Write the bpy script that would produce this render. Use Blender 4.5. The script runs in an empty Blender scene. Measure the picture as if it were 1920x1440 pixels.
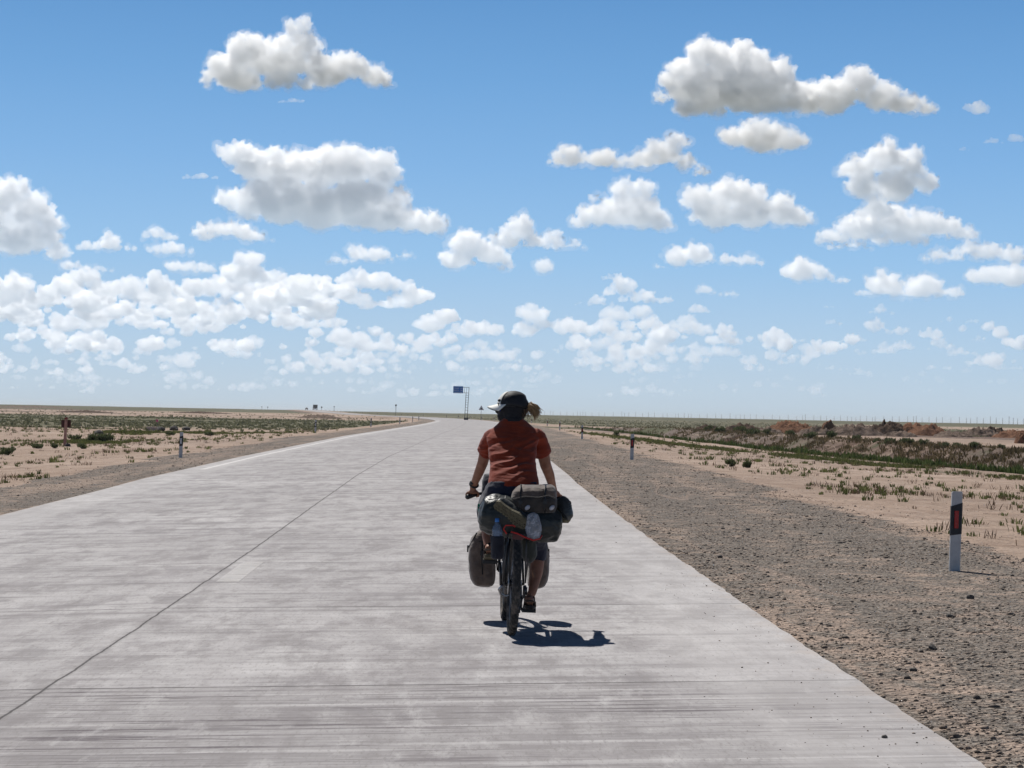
import bpy, bmesh, math, random
import numpy as np
from mathutils import Vector, Matrix, noise, Quaternion

# ------------------------------------------------------------------ camera, sky, sun
S = bpy.context.scene
F = 3900.0                      # focal length in photo pixels (1920 wide)
H = 1.55
CY = 777.5
cam = bpy.data.cameras.new('camera'); co = bpy.data.objects.new('camera', cam)
S.collection.objects.link(co); S.camera = co
cam.sensor_width = 36; cam.lens = 36*F/1920; cam.clip_end = 250000; cam.clip_start = .2
PITCH = math.atan((CY-720)/F); ROLL = 0.0192
R3 = (Matrix.Rotation(math.pi/2+PITCH, 4, 'X') @ Matrix.Rotation(ROLL, 4, 'Z')).to_3x3()
co.matrix_world = Matrix.Translation((0, 0, H)) @ R3.to_4x4()

SUN_EL, SUN_AZ = 54.5, 27.0     # degrees; azimuth to the left of straight ahead
w = bpy.data.worlds.new("World"); S.world = w; w.use_nodes = True
nt = w.node_tree; bg = nt.nodes['Background']
sk = nt.nodes.new('ShaderNodeTexSky'); sk.sky_type = 'NISHITA'; sk.sun_disc = False
sk.sun_elevation = math.radians(SUN_EL); sk.sun_rotation = math.radians(-SUN_AZ)
sk.air_density = 1.0; sk.dust_density = 0.3; sk.ozone_density = 3.0; sk.altitude = 100
tc = nt.nodes.new('ShaderNodeTexCoord'); sp = nt.nodes.new('ShaderNodeSeparateXYZ')
nt.links.new(tc.outputs['Generated'], sp.inputs[0])
rmp = nt.nodes.new('ShaderNodeValToRGB'); nt.links.new(sp.outputs['Z'], rmp.inputs[0])
def srgb(r, g, b):
    f = lambda c: ((c/255+.055)/1.055)**2.4 if c/255 > .04045 else c/255/12.92
    return (f(r), f(g), f(b), 1)
SKY_K = 10.0                    # ramp colours are radiance; the background strength is 0.1
els = rmp.color_ramp.elements
stops = [(0.0, srgb(186, 204, 220)), (.012, srgb(186, 207, 226)), (.035, srgb(176, 205, 232)), (.075, srgb(150, 194, 235)),
         (.12, srgb(128, 178, 228)), (.16, srgb(110, 164, 218)), (.2, srgb(94, 149, 206)), (.24, srgb(64, 110, 170)), (.31, srgb(26, 48, 86)), (1.0, srgb(8, 16, 34))]
els[0].position = 0; els[0].color = stops[0][1]; els[1].position = 1; els[1].color = stops[-1][1]
for p, c in stops[1:-1]:
    e = els.new(p); e.color = c
mul = nt.nodes.new('ShaderNodeMix'); mul.data_type = 'RGBA'; mul.blend_type = 'MULTIPLY'; mul.inputs[0].default_value = 1
nt.links.new(rmp.outputs[0], mul.inputs[6]); mul.inputs[7].default_value = (SKY_K, SKY_K, SKY_K, 1)
mxs = nt.nodes.new('ShaderNodeMix'); mxs.data_type = 'RGBA'; mxs.inputs[0].default_value = .94
nt.links.new(sk.outputs[0], mxs.inputs[6]); nt.links.new(mul.outputs[2], mxs.inputs[7])
nt.links.new(mxs.outputs[2], bg.inputs[0]); bg.inputs[1].default_value = .1

sun = bpy.data.lights.new('sun', 'SUN'); so = bpy.data.objects.new('sun', sun); S.collection.objects.link(so)
sun.energy = 4.7; sun.angle = math.radians(.5); sun.color = (1, .965, .91)
se, sa = math.radians(SUN_EL), math.radians(SUN_AZ)
SD = Vector((-math.sin(sa)*math.cos(se), math.cos(sa)*math.cos(se), math.sin(se)))
so.rotation_euler = SD.to_track_quat('Z', 'Y').to_euler()
S.view_settings.view_transform = 'Standard'; S.view_settings.look = 'None'
S.view_settings.exposure = 0; S.view_settings.gamma = 1
S.cycles.use_denoising = True
S.cycles.max_bounces = 40; S.cycles.volume_bounces = 36; S.cycles.diffuse_bounces = 3; S.cycles.glossy_bounces = 3
S.cycles.transmission_bounces = 6; S.cycles.transparent_max_bounces = 12

rnd = random.Random(11)
nrs = np.random.RandomState(5)

# ------------------------------------------------------------------ helpers
def ray(px, py):
    return R3 @ Vector(((px-960)/F, -(py-720)/F, -1))
def at(px, py, Y):
    """world point seen at photo pixel (px,py) lying Y metres ahead"""
    r = ray(px, py); return Vector((0, 0, H)) + r*(Y/r.y)
def link(name, me, parent=None, mats=None):
    o = bpy.data.objects.new(name, me); S.collection.objects.link(o)
    if parent: o.parent = parent
    if mats:
        for m in (mats if isinstance(mats, (list, tuple)) else [mats]): me.materials.append(m)
    return o
def tag(o, label=None, cat=None, group=None, kind=None):
    if label: o['label'] = label
    if cat: o['category'] = cat
    if group: o['group'] = group
    if kind: o['kind'] = kind
    return o
def empty(name, loc=(0, 0, 0), rot=(0, 0, 0)):
    o = bpy.data.objects.new(name, None); S.collection.objects.link(o)
    o.location = loc; o.rotation_euler = rot; o.empty_display_size = .1; return o
def smooth(me, on=True):
    me.polygons.foreach_set('use_smooth', [on]*len(me.polygons)); me.update()

class MB:
    """collects simple solids into one mesh"""
    def __init__(s): s.v = []; s.f = []
    def add(s, vs, fs):
        n = len(s.v); s.v += [tuple(v) for v in vs]; s.f += [tuple(i+n for i in f) for f in fs]
    def box(s, c, d, M=None):
        c = Vector(c); vs = []
        for z in (-1, 1):
            for y in (-1, 1):
                for x in (-1, 1):
                    p = Vector((x*d[0]/2, y*d[1]/2, z*d[2]/2))
                    if M: p = M @ p
                    vs.append(c+p)
        s.add(vs, [(0, 2, 3, 1), (4, 5, 7, 6), (0, 1, 5, 4), (2, 6, 7, 3), (0, 4, 6, 2), (1, 3, 7, 5)])
    def tube(s, pts, rad, n=10, caps=True):
        pts = [Vector(p) for p in pts]
        if not isinstance(rad, (list, tuple)): rad = [rad]*len(pts)
        rings = []; up = None
        for i, p in enumerate(pts):
            t = (pts[min(i+1, len(pts)-1)]-pts[max(i-1, 0)]).normalized()
            if up is None:
                up = t.orthogonal().normalized()
            else:
                up = (up - t*up.dot(t)).normalized()
            b = t.cross(up); r = rad[i]
            ru, rb = (r if isinstance(r, (list, tuple)) else (r, r))
            rings.append([p+up*math.cos(2*math.pi*k/n)*ru+b*math.sin(2*math.pi*k/n)*rb for k in range(n)])
        vs = [v for r in rings for v in r]; fs = []
        for i in range(len(pts)-1):
            for k in range(n):
                a = i*n+k; b2 = i*n+(k+1) % n
                fs.append((a, b2, b2+n, a+n))
        if caps:
            fs.append(tuple(range(n))[::-1]); fs.append(tuple((len(pts)-1)*n+k for k in range(n)))
        s.add(vs, fs)
    def loft(s, rings, n=20):
        """rings: (centre, rx vector, ry vector)"""
        vs = []; fs = []
        for c, rx, ry in rings:
            c, rx, ry = Vector(c), Vector(rx), Vector(ry)
            for k in range(n):
                a = 2*math.pi*k/n; vs.append(c+rx*math.cos(a)+ry*math.sin(a))
        for i in range(len(rings)-1):
            for k in range(n):
                a = i*n+k; b2 = i*n+(k+1) % n; fs.append((a, b2, b2+n, a+n))
        fs.append(tuple(range(n))[::-1]); fs.append(tuple((len(rings)-1)*n+k for k in range(n)))
        s.add(vs, fs)
    def ball(s, c, r, M=None, seg=14, rg=9):
        c = Vector(c); r = Vector(r) if not isinstance(r, (int, float)) else Vector((r, r, r))
        vs = []; fs = []
        for i in range(1, rg):
            th = math.pi*i/rg
            for k in range(seg):
                a = 2*math.pi*k/seg
                p = Vector((r.x*math.sin(th)*math.cos(a), r.y*math.sin(th)*math.sin(a), r.z*math.cos(th)))
                vs.append(c+(M @ p if M else p))
        t = Vector((0, 0, r.z)); vs.append(c+(M @ t if M else t)); vs.append(c-(M @ t if M else t))
        T, B = len(vs)-2, len(vs)-1
        for k in range(seg):
            k2 = (k+1) % seg
            fs.append((T, k, k2)); fs.append((B, (rg-2)*seg+k2, (rg-2)*seg+k))
            for i in range(rg-2): fs.append((i*seg+k, (i+1)*seg+k, (i+1)*seg+k2, i*seg+k2))
        s.add(vs, fs)
    def torus(s, c, axis, R, r, n=48, m=10, knob=0):
        c = Vector(c); ax = Vector(axis).normalized(); u = ax.orthogonal().normalized(); v = ax.cross(u)
        vs = []; fs = []
        for i in range(n):
            a = 2*math.pi*i/n; d = u*math.cos(a)+v*math.sin(a)
            rr = r
            for k in range(m):
                b = 2*math.pi*k/m; q = rr
                if knob and math.cos(b) > .2 and (i+k) % 2: q = rr*(1+knob)
                vs.append(c+d*(R+q*math.cos(b))+ax*(q*math.sin(b)))
        for i in range(n):
            for k in range(m):
                i2, k2 = (i+1) % n, (k+1) % m
                fs.append((i*m+k, i2*m+k, i2*m+k2, i*m+k2))
        s.add(vs, fs)
    def mesh(s, name):
        me = bpy.data.meshes.new(name); me.from_pydata(s.v, [], s.f); me.update(); return me
    def build(s, name, m, parent=None, sm=True):
        me = s.mesh(name); smooth(me, sm); return link(name, me, parent, m)
    def fused(s, name, m, parent=None, vox=.008, it=4, disp=None, dec=None):
        """voxel-fused into one continuous skin, smoothed, then displaced by disp(p, n)"""
        me = s.mesh(name); o = link(name, me)
        r = o.modifiers.new('r', 'REMESH'); r.mode = 'VOXEL'; r.voxel_size = vox
        if it:
            q = o.modifiers.new('s', 'SMOOTH'); q.iterations = it; q.factor = .6
        dg = bpy.context.evaluated_depsgraph_get()
        me2 = bpy.data.meshes.new_from_object(o.evaluated_get(dg)); o.modifiers.clear(); o.data = me2
        bpy.data.meshes.remove(me)
        me2.name = name; me2.materials.clear(); me2.materials.append(m)
        if disp:
            nn = [v.normal.copy() for v in me2.vertices]
            for v, n in zip(me2.vertices, nn): v.co = v.co + n*disp(v.co, n)
            me2.update()
        smooth(me2)
        if parent: o.parent = parent
        return o

class NT:
    def __init__(s, name):
        s.m = bpy.data.materials.new(name); s.m.use_nodes = True; s.t = s.m.node_tree
        s.b = s.t.nodes['Principled BSDF']; s.out = s.t.nodes['Material Output']
    def n(s, typ, **kw):
        x = s.t.nodes.new('ShaderNode'+typ)
        for k, v in kw.items(): setattr(x, k, v)
        return x
    def l(s, a, b): s.t.links.new(a, b)
    def val(s, x, inp):
        if isinstance(x, (int, float, tuple, list)): inp.default_value = x
        else: s.l(x, inp)
    def math(s, op, a, b=0.0, c=0.0, clamp=False):
        x = s.n('Math', operation=op, use_clamp=clamp); s.val(a, x.inputs[0]); s.val(b, x.inputs[1])
        if op in ('MULTIPLY_ADD', 'SMOOTH_MIN'): s.val(c, x.inputs[2])
        return x.outputs[0]
    def ss(s, x, a, b):
        m = s.n('MapRange', interpolation_type='SMOOTHSTEP'); s.val(x, m.inputs[0])
        m.inputs[1].default_value = a; m.inputs[2].default_value = b; return m.outputs[0]
    def mix(s, f, a, b, blend='MIX'):
        x = s.n('Mix', data_type='RGBA', blend_type=blend); s.val(f, x.inputs[0]); s.val(a, x.inputs[6]); s.val(b, x.inputs[7]); return x.outputs[2]
    def noise(s, vec, scale, detail=4, rough=.55, dist=0):
        x = s.n('TexNoise'); s.l(vec, x.inputs['Vector']); x.inputs['Scale'].default_value = scale
        x.inputs['Detail'].default_value = detail; x.inputs['Roughness'].default_value = rough; x.inputs['Distortion'].default_value = dist
        return x.outputs['Fac']
    def vor(s, vec, scale, out='Distance', feature='F1', rand=1):
        x = s.n('TexVoronoi', feature=feature); s.l(vec, x.inputs['Vector']); x.inputs['Scale'].default_value = scale
        x.inputs['Randomness'].default_value = rand
        return x.outputs[out]
    def mapping(s, vec, sc, loc=(0, 0, 0), rot=(0, 0, 0)):
        x = s.n('Mapping'); s.l(vec, x.inputs[0]); x.inputs['Scale'].default_value = sc; x.inputs['Location'].default_value = loc
        x.inputs['Rotation'].default_value = rot; return x.outputs[0]
    def bump(s, h, strength=.5, dist=.02, normal=None):
        x = s.n('Bump'); s.l(h, x.inputs['Height']); x.inputs['Strength'].default_value = strength; x.inputs['Distance'].default_value = dist
        if normal: s.l(normal, x.inputs['Normal'])
        return x.outputs[0]
    def set(s, **kw):
        for k, v in kw.items():
            k = {'base': 'Base Color', 'rough': 'Roughness', 'metal': 'Metallic', 'spec': 'Specular IOR Level', 'trans': 'Transmission Weight',
                 'sheen': 'Sheen Weight', 'normal': 'Normal', 'alpha': 'Alpha', 'ior': 'IOR'}[k]
            s.val(v, s.b.inputs[k])
        return s.m

def simple(name, col, rough=.6, var=.25, scale=20, metal=0, bump=.15, bdist=.004, spec=.4, sheen=0, dust=None):
    n = NT(name); g = n.n('TexCoord').outputs['Object']
    f = n.noise(g, scale, 5, .6)
    c = n.mix(n.ss(f, .3, .7), tuple(x*(1-var) for x in col[:3])+(1,), tuple(min(1, x*(1+var)) for x in col[:3])+(1,))
    if dust:
        f2 = n.noise(g, scale*.25, 6, .65)
        c = n.mix(n.math('MULTIPLY', n.ss(f2, .45, .75), dust), c, (.32, .26, .21, 1))
    r = n.math('ADD', n.math('MULTIPLY', f, .2), rough-.1)
    n.set(base=c, rough=r, metal=metal, spec=spec, sheen=sheen)
    if bump: n.set(normal=n.bump(n.noise(g, scale*4, 4), bump, bdist))
    return n.m

# ------------------------------------------------------------------ terrain model (world metres, camera at x=0 y=0)
def pw(xs, ys): return lambda v: np.interp(v, xs, ys)
zr = pw([0, 15, 24, 31, 46, 75, 120, 180, 260, 430, 800, 880, 950, 1150, 1500, 2500, 6000], [0, 0, .03, .08, .2, .23, .26, .29, .32, .37, .44, .8, 1.03, 1.6, 2.2, 1.5, 1.3])
bank = pw([0, 40, 110], [.019, .019, 0])
xc_pts = [(-30, -1.75), (0, -2.35), (10, -2.56), (17, -2.73), (33, -3.12), (65, -3.8), (133, -4.4), (206, -5.0), (254, -5.7), (320, -7.0), (366, -8.9), (420, -12.2),
          (480, -17), (560, -25), (630, -34), (700, -44), (760, -53), (880, -71), (950, -83), (1150, -108), (1500, -149), (2600, -300)]
xc = pw([p[0] for p in xc_pts], [p[1] for p in xc_pts])
HW = 4.66
ew = pw([0, 42, 69, 140, 250, 420, 600], [0, 0, .32, .6, .6, .3, 0])      # the right lane widens towards the bend
xd = pw([0, 20, 40, 75, 115, 157, 234, 400, 800], [34, 29.5, 25, 18.8, 15.0, 13.2, 10.5, 2, -30])
def crown(x, y): return -.015*np.clip(xc(y)-x, 0, HW+.3)*(bank(y)/.019)
def roadz(x, y):
    return zr(y) + bank(y)*x + crown(x, y)
def fbm2(x, y, sc, seed=0, octv=4):
    """cheap value noise, numpy"""
    out = 0; a = 1; tot = 0
    for o in range(octv):
        X = x*sc*2**o+seed*17.3+o*31.7; Y = y*sc*2**o+seed*7.1-o*11.9
        xi, yi = np.floor(X), np.floor(Y); fx, fy = X-xi, Y-yi
        fx = fx*fx*(3-2*fx); fy = fy*fy*(3-2*fy)
        h = lambda i, j: np.modf(np.abs(np.sin(i*127.1+j*311.7+seed)*43758.5453))[0]
        v = (h(xi, yi)*(1-fx)+h(xi+1, yi)*fx)*(1-fy)+(h(xi, yi+1)*(1-fx)+h(xi+1, yi+1)*fx)*fy
        out = out+v*a; tot += a; a *= .5
    return out/tot
def sstep(a, b, v):
    t = np.clip((v-a)/(b-a), 0, 1); return t*t*(3-2*t)
def ground(x, y):
    x = np.asarray(x, float); y = np.asarray(y, float)
    s = x-xc(y); s = np.where(s > HW-1, s-ew(y), s); a = np.abs(s)
    zro = zr(y)+bank(y)*np.clip(x, xc(y)-9, xc(y)+9)+crown(x, y)
    z = zro - .03
    # verge slopes
    zright = zro-.05 - .035*np.clip(s-8, 0, 14)
    zleft = zro-.05 - .04*np.clip(-s-7, 0, 7)
    z = np.where(s > HW, zright, np.where(s < -HW, zleft, z-.06))
    # small undulation off the road
    und = (fbm2(x, y, .25, 3, 4)-.5)*.16 + (fbm2(x, y, .04, 5, 2)-.5)*.3*sstep(12, 40, a)
    z = z + und*sstep(6.5, 12, a)*(1-sstep(1500, 3000, y)*.8)
    # ditch and bank on the right
    dr = x-xd(y); fade = sstep(30, 45, y)*(1-sstep(200, 330, y))
    prof = np.interp(dr, [-1, 0, 1.4, 2.6, 6.2, 8], [0, -.05, -1.0, -1.0, .62, .5])
    rough_ = (fbm2(x, y, .8, 9, 4)-.5)*.5*sstep(2.4, 4, dr)*(1-sstep(7, 10, dr))
    z = z + np.where(dr > -1, (prof+rough_)*fade, 0)
    return z
def gz(x, y): return float(ground(np.array([x]), np.array([y]))[0])

ys = [-25, -12, -4, 0, 3, 5]
while ys[-1] < 12000: ys.append(ys[-1]*(1.012 if ys[-1] < 1500 else 1.03))
ys = np.array(ys)
t = np.concatenate([np.linspace(-1.3, -.32, 24)[:-1], np.linspace(-.32, .32, 430), np.linspace(.32, 1.3, 24)[1:]])
YY, TT = np.meshgrid(ys, t, indexing='ij')
XX = TT*np.maximum(YY, 0)+TT*14
ZZ = ground(XX, YY)
sR = XX-xc(YY); sR = np.where(sR > HW-1, sR-ew(YY), sR)
nr, nc = YY.shape
verts = np.stack([XX, YY, ZZ], -1).reshape(-1, 3)
idx = np.arange(nr*nc).reshape(nr, nc)
faces = np.stack([idx[:-1, :-1], idx[:-1, 1:], idx[1:, 1:], idx[1:, :-1]], -1).reshape(-1, 4)
gm = bpy.data.meshes.new('ground')
gm.vertices.add(len(verts)); gm.vertices.foreach_set('co', verts.ravel())
gm.loops.add(faces.size); gm.loops.foreach_set('vertex_index', faces.ravel().astype(np.int32))
gm.polygons.add(len(faces)); gm.polygons.foreach_set('loop_start', np.arange(0, faces.size, 4, dtype=np.int32))
gm.polygons.foreach_set('loop_total', np.full(len(faces), 4, dtype=np.int32)); gm.update(); gm.validate()
smooth(gm)
# cover masks
def green_mask(x, y):
    x = np.asarray(x, float); y = np.asarray(y, float); s = x-xc(y)
    g = np.zeros_like(x)
    nz = fbm2(x, y, .03, 21, 3); nf = fbm2(x, y, .012, 22, 3); n3 = fbm2(x, y, .22, 23, 3)
    left = s < -9
    bandL = sstep(138, 155, y+ (nz-.5)*30)*(1-sstep(330, 420, y))*(.85-.5*sstep(-60, -20, x)*(1-sstep(150, 200, y)))
    g = np.where(left, bandL*.95, g)
    g = np.where(left, np.maximum(g, sstep(.5, .62, nf)*sstep(600, 900, y)*.75), g)
    patch = np.exp(-(((x+19.8)/1.1)**2+((y-99)/3)**2))*.9
    g = np.where(left, np.maximum(g, patch), g)
    g = np.where(left, np.maximum(g, (.22+.2*sstep(90, 140, y))*sstep(.52, .7, n3)), g)
    right = s > 9
    bandR = sstep(300, 360, y+(nz-.5)*80)*(1-sstep(900, 1200, y))*(.9-.8*sstep(90, 160, x))
    bandR2 = sstep(205, 225, y+(nz-.5)*20)*(1-sstep(240, 258, y))*.8
    g = np.where(right, np.maximum(bandR, bandR2), g)
    dr = x-xd(y)
    ditch = sstep(-1.2, -.4, dr)*(1-sstep(2.6, 4.2, dr))*sstep(25, 45, y)*(1-sstep(260, 330, y))
    face = sstep(2.0, 3.2, dr)*(1-sstep(6.0, 7.5, dr))*(.24+.26*sstep(.45, .6, n3))*sstep(25, 45, y)*(1-sstep(260, 330, y))
    strip = np.exp(-((dr+4.5+.02*(y-60))/1.0)**2)*sstep(22, 30, y)*(1-sstep(120, 170, y))*(.35+.65*sstep(.4, .6, n3))
    g = np.where(right, np.maximum(np.maximum(g, ditch), np.maximum(face, strip*.8)), g)
    g = np.where(right & (dr < -1), np.maximum(g, .25*sstep(.55, .75, n3)*sstep(9.5, 13, s)), g)
    return np.clip(g, 0, 1)
green = green_mask(XX, YY)
gravR = sstep(HW-1, HW, sR)*(1-sstep(7.6, 9.0, sR+(fbm2(XX, YY, .35, 4, 3)-.5)*1.6))
gravL = sstep(HW-1, HW, -sR)*(1-sstep(6.6, 7.6, -sR+(fbm2(XX, YY, .35, 6, 3)-.5)*1.6))
gravel = np.clip(gravR+gravL, 0, 1)
drr = XX-xd(YY)
brown = sstep(2.2, 3.2, drr)*(1-sstep(6.2, 7.4, drr))*sstep(30, 45, YY)*(1-sstep(260, 330, YY))*(.75+.5*sstep(.4, .6, fbm2(XX, YY, .5, 36, 3)))
brown = np.maximum(brown, sstep(14, 22, XX)*sstep(150, 170, YY)*(1-sstep(260, 330, YY))*sstep(.45, .6, fbm2(XX, YY, .06, 31, 3)))
brown = np.maximum(brown, sstep(18, 30, XX-xc(YY))*sstep(118, 130, YY)*(1-sstep(140, 150, YY))*.0)
brown = np.maximum(brown, (sR < -9)*sstep(430, 520, YY)*(.35+.5*sstep(.45, .6, fbm2(XX, YY, .01, 33, 3))))
green = np.maximum(green, .75*sstep(760, 860, YY+(fbm2(XX, YY, .01, 39, 3)-.5)*120)*(np.abs(sR) > 14))
brown = np.maximum(brown, .8*sstep(820, 1000, YY)*(np.abs(sR) > 14))
brown = np.maximum(brown, .85*sstep(.5, .56, fbm2(XX, YY, .05, 35, 3))*(sR > 12)*sstep(170, 190, YY)*(1-sstep(290, 330, YY)))
for nm, arr in (('green', green), ('gravel', gravel), ('brown', brown)):
    at_ = gm.attributes.new(nm, 'FLOAT', 'POINT'); at_.data.foreach_set('value', arr.ravel().astype(np.float32))

n = NT('desert_soil')
P = n.n('NewGeometry').outputs['Position']
def attr(name):
    a = n.n('Attribute', attribute_name=name); return a.outputs['Fac']
big = n.noise(P, .09, 5, .6); med = n.noise(P, .7, 5, .6); fine = n.noise(P, 9, 5, .7); vf = n.noise(P, 45, 3, .7)
far = n.noise(n.mapping(P, (.5, 1, 1)), .018, 6, .6)
sand = n.mix(n.ss(big, .35, .68), (.385, .285, .222, 1), (.50, .385, .312, 1))
sand = n.mix(n.math('MULTIPLY', n.ss(med, .46, .62), .5), sand, (.27, .19, .145, 1))
sand = n.mix(n.math('MULTIPLY', n.ss(n.noise(P, 2.6, 6, .75), .52, .66), .55), sand, (.20, .14, .105, 1))
sand = n.mix(n.math('MULTIPLY', n.ss(fine, .50, .64), .62), sand, (.22, .165, .13, 1))
sand = n.mix(n.math('MULTIPLY', n.ss(far, .5, .62), .45), sand, (.27, .21, .175, 1))
brn = n.mix(n.ss(med, .35, .65), (.075, .045, .032, 1), (.22, .155, .12, 1))
brn = n.mix(n.ss(far, .4, .6), brn, (.17, .135, .115, 1))
bmask = n.ss(n.math('ADD', attr('brown'), n.math('MULTIPLY', n.math('SUBTRACT', med, .5), 1.2)), .35, .65)
c = n.mix(bmask, sand, brn)
# gravel: small grey stones over sand
v1 = n.n('TexVoronoi'); n.l(P, v1.inputs['Vector']); v1.inputs['Scale'].default_value = 22
v2 = n.n('TexVoronoi'); n.l(P, v2.inputs['Vector']); v2.inputs['Scale'].default_value = 48
def greyof(v):
    sv = n.n('SeparateColor'); n.l(v.outputs['Color'], sv.inputs[0]); return sv.outputs[0]
g1 = n.mix(greyof(v1), (.04, .039, .039, 1), (.33, .285, .245, 1))
g2 = n.mix(greyof(v2), (.055, .049, .045, 1), (.38, .31, .255, 1))
gcol = n.mix(n.ss(greyof(v1), .35, .4), g2, g1)
strp = n.noise(n.mapping(P, (.9, .10, 1)), 1.0, 4, .6)
smk = n.math('ADD', n.math('MULTIPLY', n.noise(P, 2.6, 6, .72), .6), n.math('MULTIPLY', strp, .4))
gcol = n.mix(n.ss(smk, .485, .585), gcol, n.mix(n.math('MULTIPLY', n.ss(vf, .5, .62), .6), (.44, .34, .275, 1), (.16, .13, .11, 1)))
gm_ = n.ss(n.math('ADD', attr('gravel'), n.math('MULTIPLY', n.math('SUBTRACT', n.noise(P, 1.6, 5, .7), .5), 1.5)), .35, .6)
c = n.mix(gm_, c, gcol)
# faint tyre tracks and drifted sand on the wide shoulder
tk = n.math('ABSOLUTE', n.math('SUBTRACT', n.noise(n.mapping(P, (.35, .05, 1), rot=(0, 0, .12)), 1.0, 3, .5), .5))
c = n.mix(n.math('MULTIPLY', n.math('SUBTRACT', 1.0, n.ss(tk, .0, .012)), .55), c, (.42, .32, .26, 1))
# low plant cover
gn = n.noise(P, .55, 6, .7); gn2 = n.noise(P, 5, 4, .7)
gmask = n.ss(n.math('ADD', attr('green'), n.math('ADD', n.math('MULTIPLY', n.math('SUBTRACT', gn, .5), 1.3), n.math('MULTIPLY', n.math('SUBTRACT', gn2, .5), .9))), .45, .62)
gc = n.mix(n.ss(gn2, .35, .65), (.045, .06, .028, 1), (.115, .12, .065, 1))
gc = n.mix(n.math('MULTIPLY', n.ss(far, .42, .6), .5), gc, (.16, .15, .10, 1))
c = n.mix(n.math('MULTIPLY', gmask, .85), c, gc)
hh = n.math('ADD', n.math('MULTIPLY', fine, .6), n.math('MULTIPLY', v1.outputs['Distance'], n.math('MULTIPLY', gm_, .8)))
n.set(base=c, rough=.95, spec=.15, normal=n.bump(hh, 1.0, .06, n.bump(n.noise(P, 1.4, 6, .7), .9, .25)))
SOIL = n.m
g = link('ground', gm, None, SOIL); tag(g, kind='structure')

# ------------------------------------------------------------------ road
vs_, fs_, uv_ = [], [], []
yl = [-20, -10, -4, 0, 4]
while yl[-1] < 32: yl.append(yl[-1]+.2)
while yl[-1] < 120: yl.append(yl[-1]+1.0)
while yl[-1] < 2600: yl.append(yl[-1]*1.01)
US = np.linspace(-HW, HW, 9)
vlen = 0; prev = None
for i, y in enumerate(yl):
    x0 = float(xc(y)); x1 = float(xc(y+1)); d = Vector((x1-x0, 1)).normalized(); nrm = Vector((d.y, -d.x))
    vlen = y
    for u in US:
        ux = u+max(u, 0)/HW*float(ew(y)); X = x0+nrm.x*ux; Y = y+nrm.y*ux
        if abs(u) > HW-.01 and 4 < y < 32: X += .022*(float(noise.noise(Vector((X, Y*1.6, 0)))))+.02*float(noise.noise(Vector((X, Y*6, 3))))
        z = float(roadz(X, y))
        vs_.append((X, Y, z)); uv_.append((u, vlen))
    j = len(vs_)-len(US)
    # thick edge
nU = len(US)
for i in range(len(yl)-1):
    for k in range(nU-1):
        a = i*nU+k; fs_.append((a, a+1, a+1+nU, a+nU))
base = len(vs_)
for i, y in enumerate(yl):   # slab sides going down
    for k in (0, nU-1):
        p = vs_[i*nU+k]; vs_.append(p); vs_.append((p[0]+(-.01 if k == 0 else .01), p[1], p[2]-.22)); uv_ += [uv_[i*nU+k]]*2
for i in range(len(yl)-1):
    b = base+i*4; fs_.append((b+4, b+5, b+1, b)); fs_.append((b+2, b+3, b+7, b+6))
rm = bpy.data.meshes.new('road'); rm.from_pydata(vs_, [], fs_)
ul = rm.uv_layers.new(name='UVMap')
for lp in rm.loops: ul.data[lp.index].uv = uv_[lp.vertex_index]
smooth(rm)
n = NT('brushed_concrete')
UV = n.n('UVMap').outputs[0]; sx = n.n('SeparateXYZ'); n.l(UV, sx.inputs[0]); U, V = sx.outputs[0], sx.outputs[1]
Vs = n.math('SUBTRACT', V, n.math('MULTIPLY', U, .065))        # joints run slightly skewed
cv = n.n('CombineXYZ'); n.l(U, cv.inputs[0]); n.l(Vs, cv.inputs[1]); UVs = cv.outputs[0]
near = n.math('SUBTRACT', 1.0, n.ss(Vs, 11.72, 11.82))          # the slab nearest the camera is combed more roughly
b1 = n.noise(n.mapping(UVs, (.35, .22, 1)), 1.0, 5, .6)
b2 = n.noise(n.mapping(UVs, (1.7, .6, 1)), 1.0, 6, .68)
b3 = n.noise(n.mapping(UVs, (.28, 2.6, 1)), 1.0, 5, .65)
st1 = n.noise(n.mapping(UVs, (.55, 8, 1)), 1.0, 6, .75)
st2 = n.noise(n.mapping(UVs, (1.2, 42, 1)), 1.0, 5, .75)
st3 = n.noise(n.mapping(UVs, (4.0, 110, 1)), 1.0, 3, .7)
mot = n.noise(n.mapping(UVs, (5, 1.3, 1)), 1.0, 6, .72); fgr = n.noise(n.mapping(UV, (45, 9, 1)), 1.0, 3, .7)
c = n.mix(n.ss(b1, .3, .7), (.385, .368, .372, 1), (.50, .482, .482, 1))
c = n.mix(n.math('MULTIPLY', near, .42), c, (.25, .235, .235, 1))
c = n.mix(n.math('MULTIPLY', n.ss(b2, .47, .64), .72), c, (.25, .232, .235, 1))
c = n.mix(n.math('MULTIPLY', n.ss(b3, .5, .64), .72), c, (.25, .235, .238, 1))
c = n.mix(n.math('MULTIPLY', n.ss(st1, .52, .68), .5), c, (.20, .185, .188, 1))
c = n.mix(n.math('MULTIPLY', n.ss(st1, .5, .3), .22), c, (.60, .585, .585, 1))
f2 = n.math('MULTIPLY', n.ss(st2, .5, .68), n.math('ADD', .22, n.math('MULTIPLY', near, .25)))
c = n.mix(f2, c, (.13, .115, .12, 1))
row = n.noise(n.mapping(UVs, (.02, .9, 1)), 1.0, 3, .5); b4 = n.noise(n.mapping(UVs, (2.8, .9, 1)), 1.0, 5, .6)
c = n.mix(n.math('MULTIPLY', n.math('MULTIPLY', n.ss(b4, .48, .62), n.ss(row, .42, .58)), .55), c, (.21, .195, .2, 1))
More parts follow.
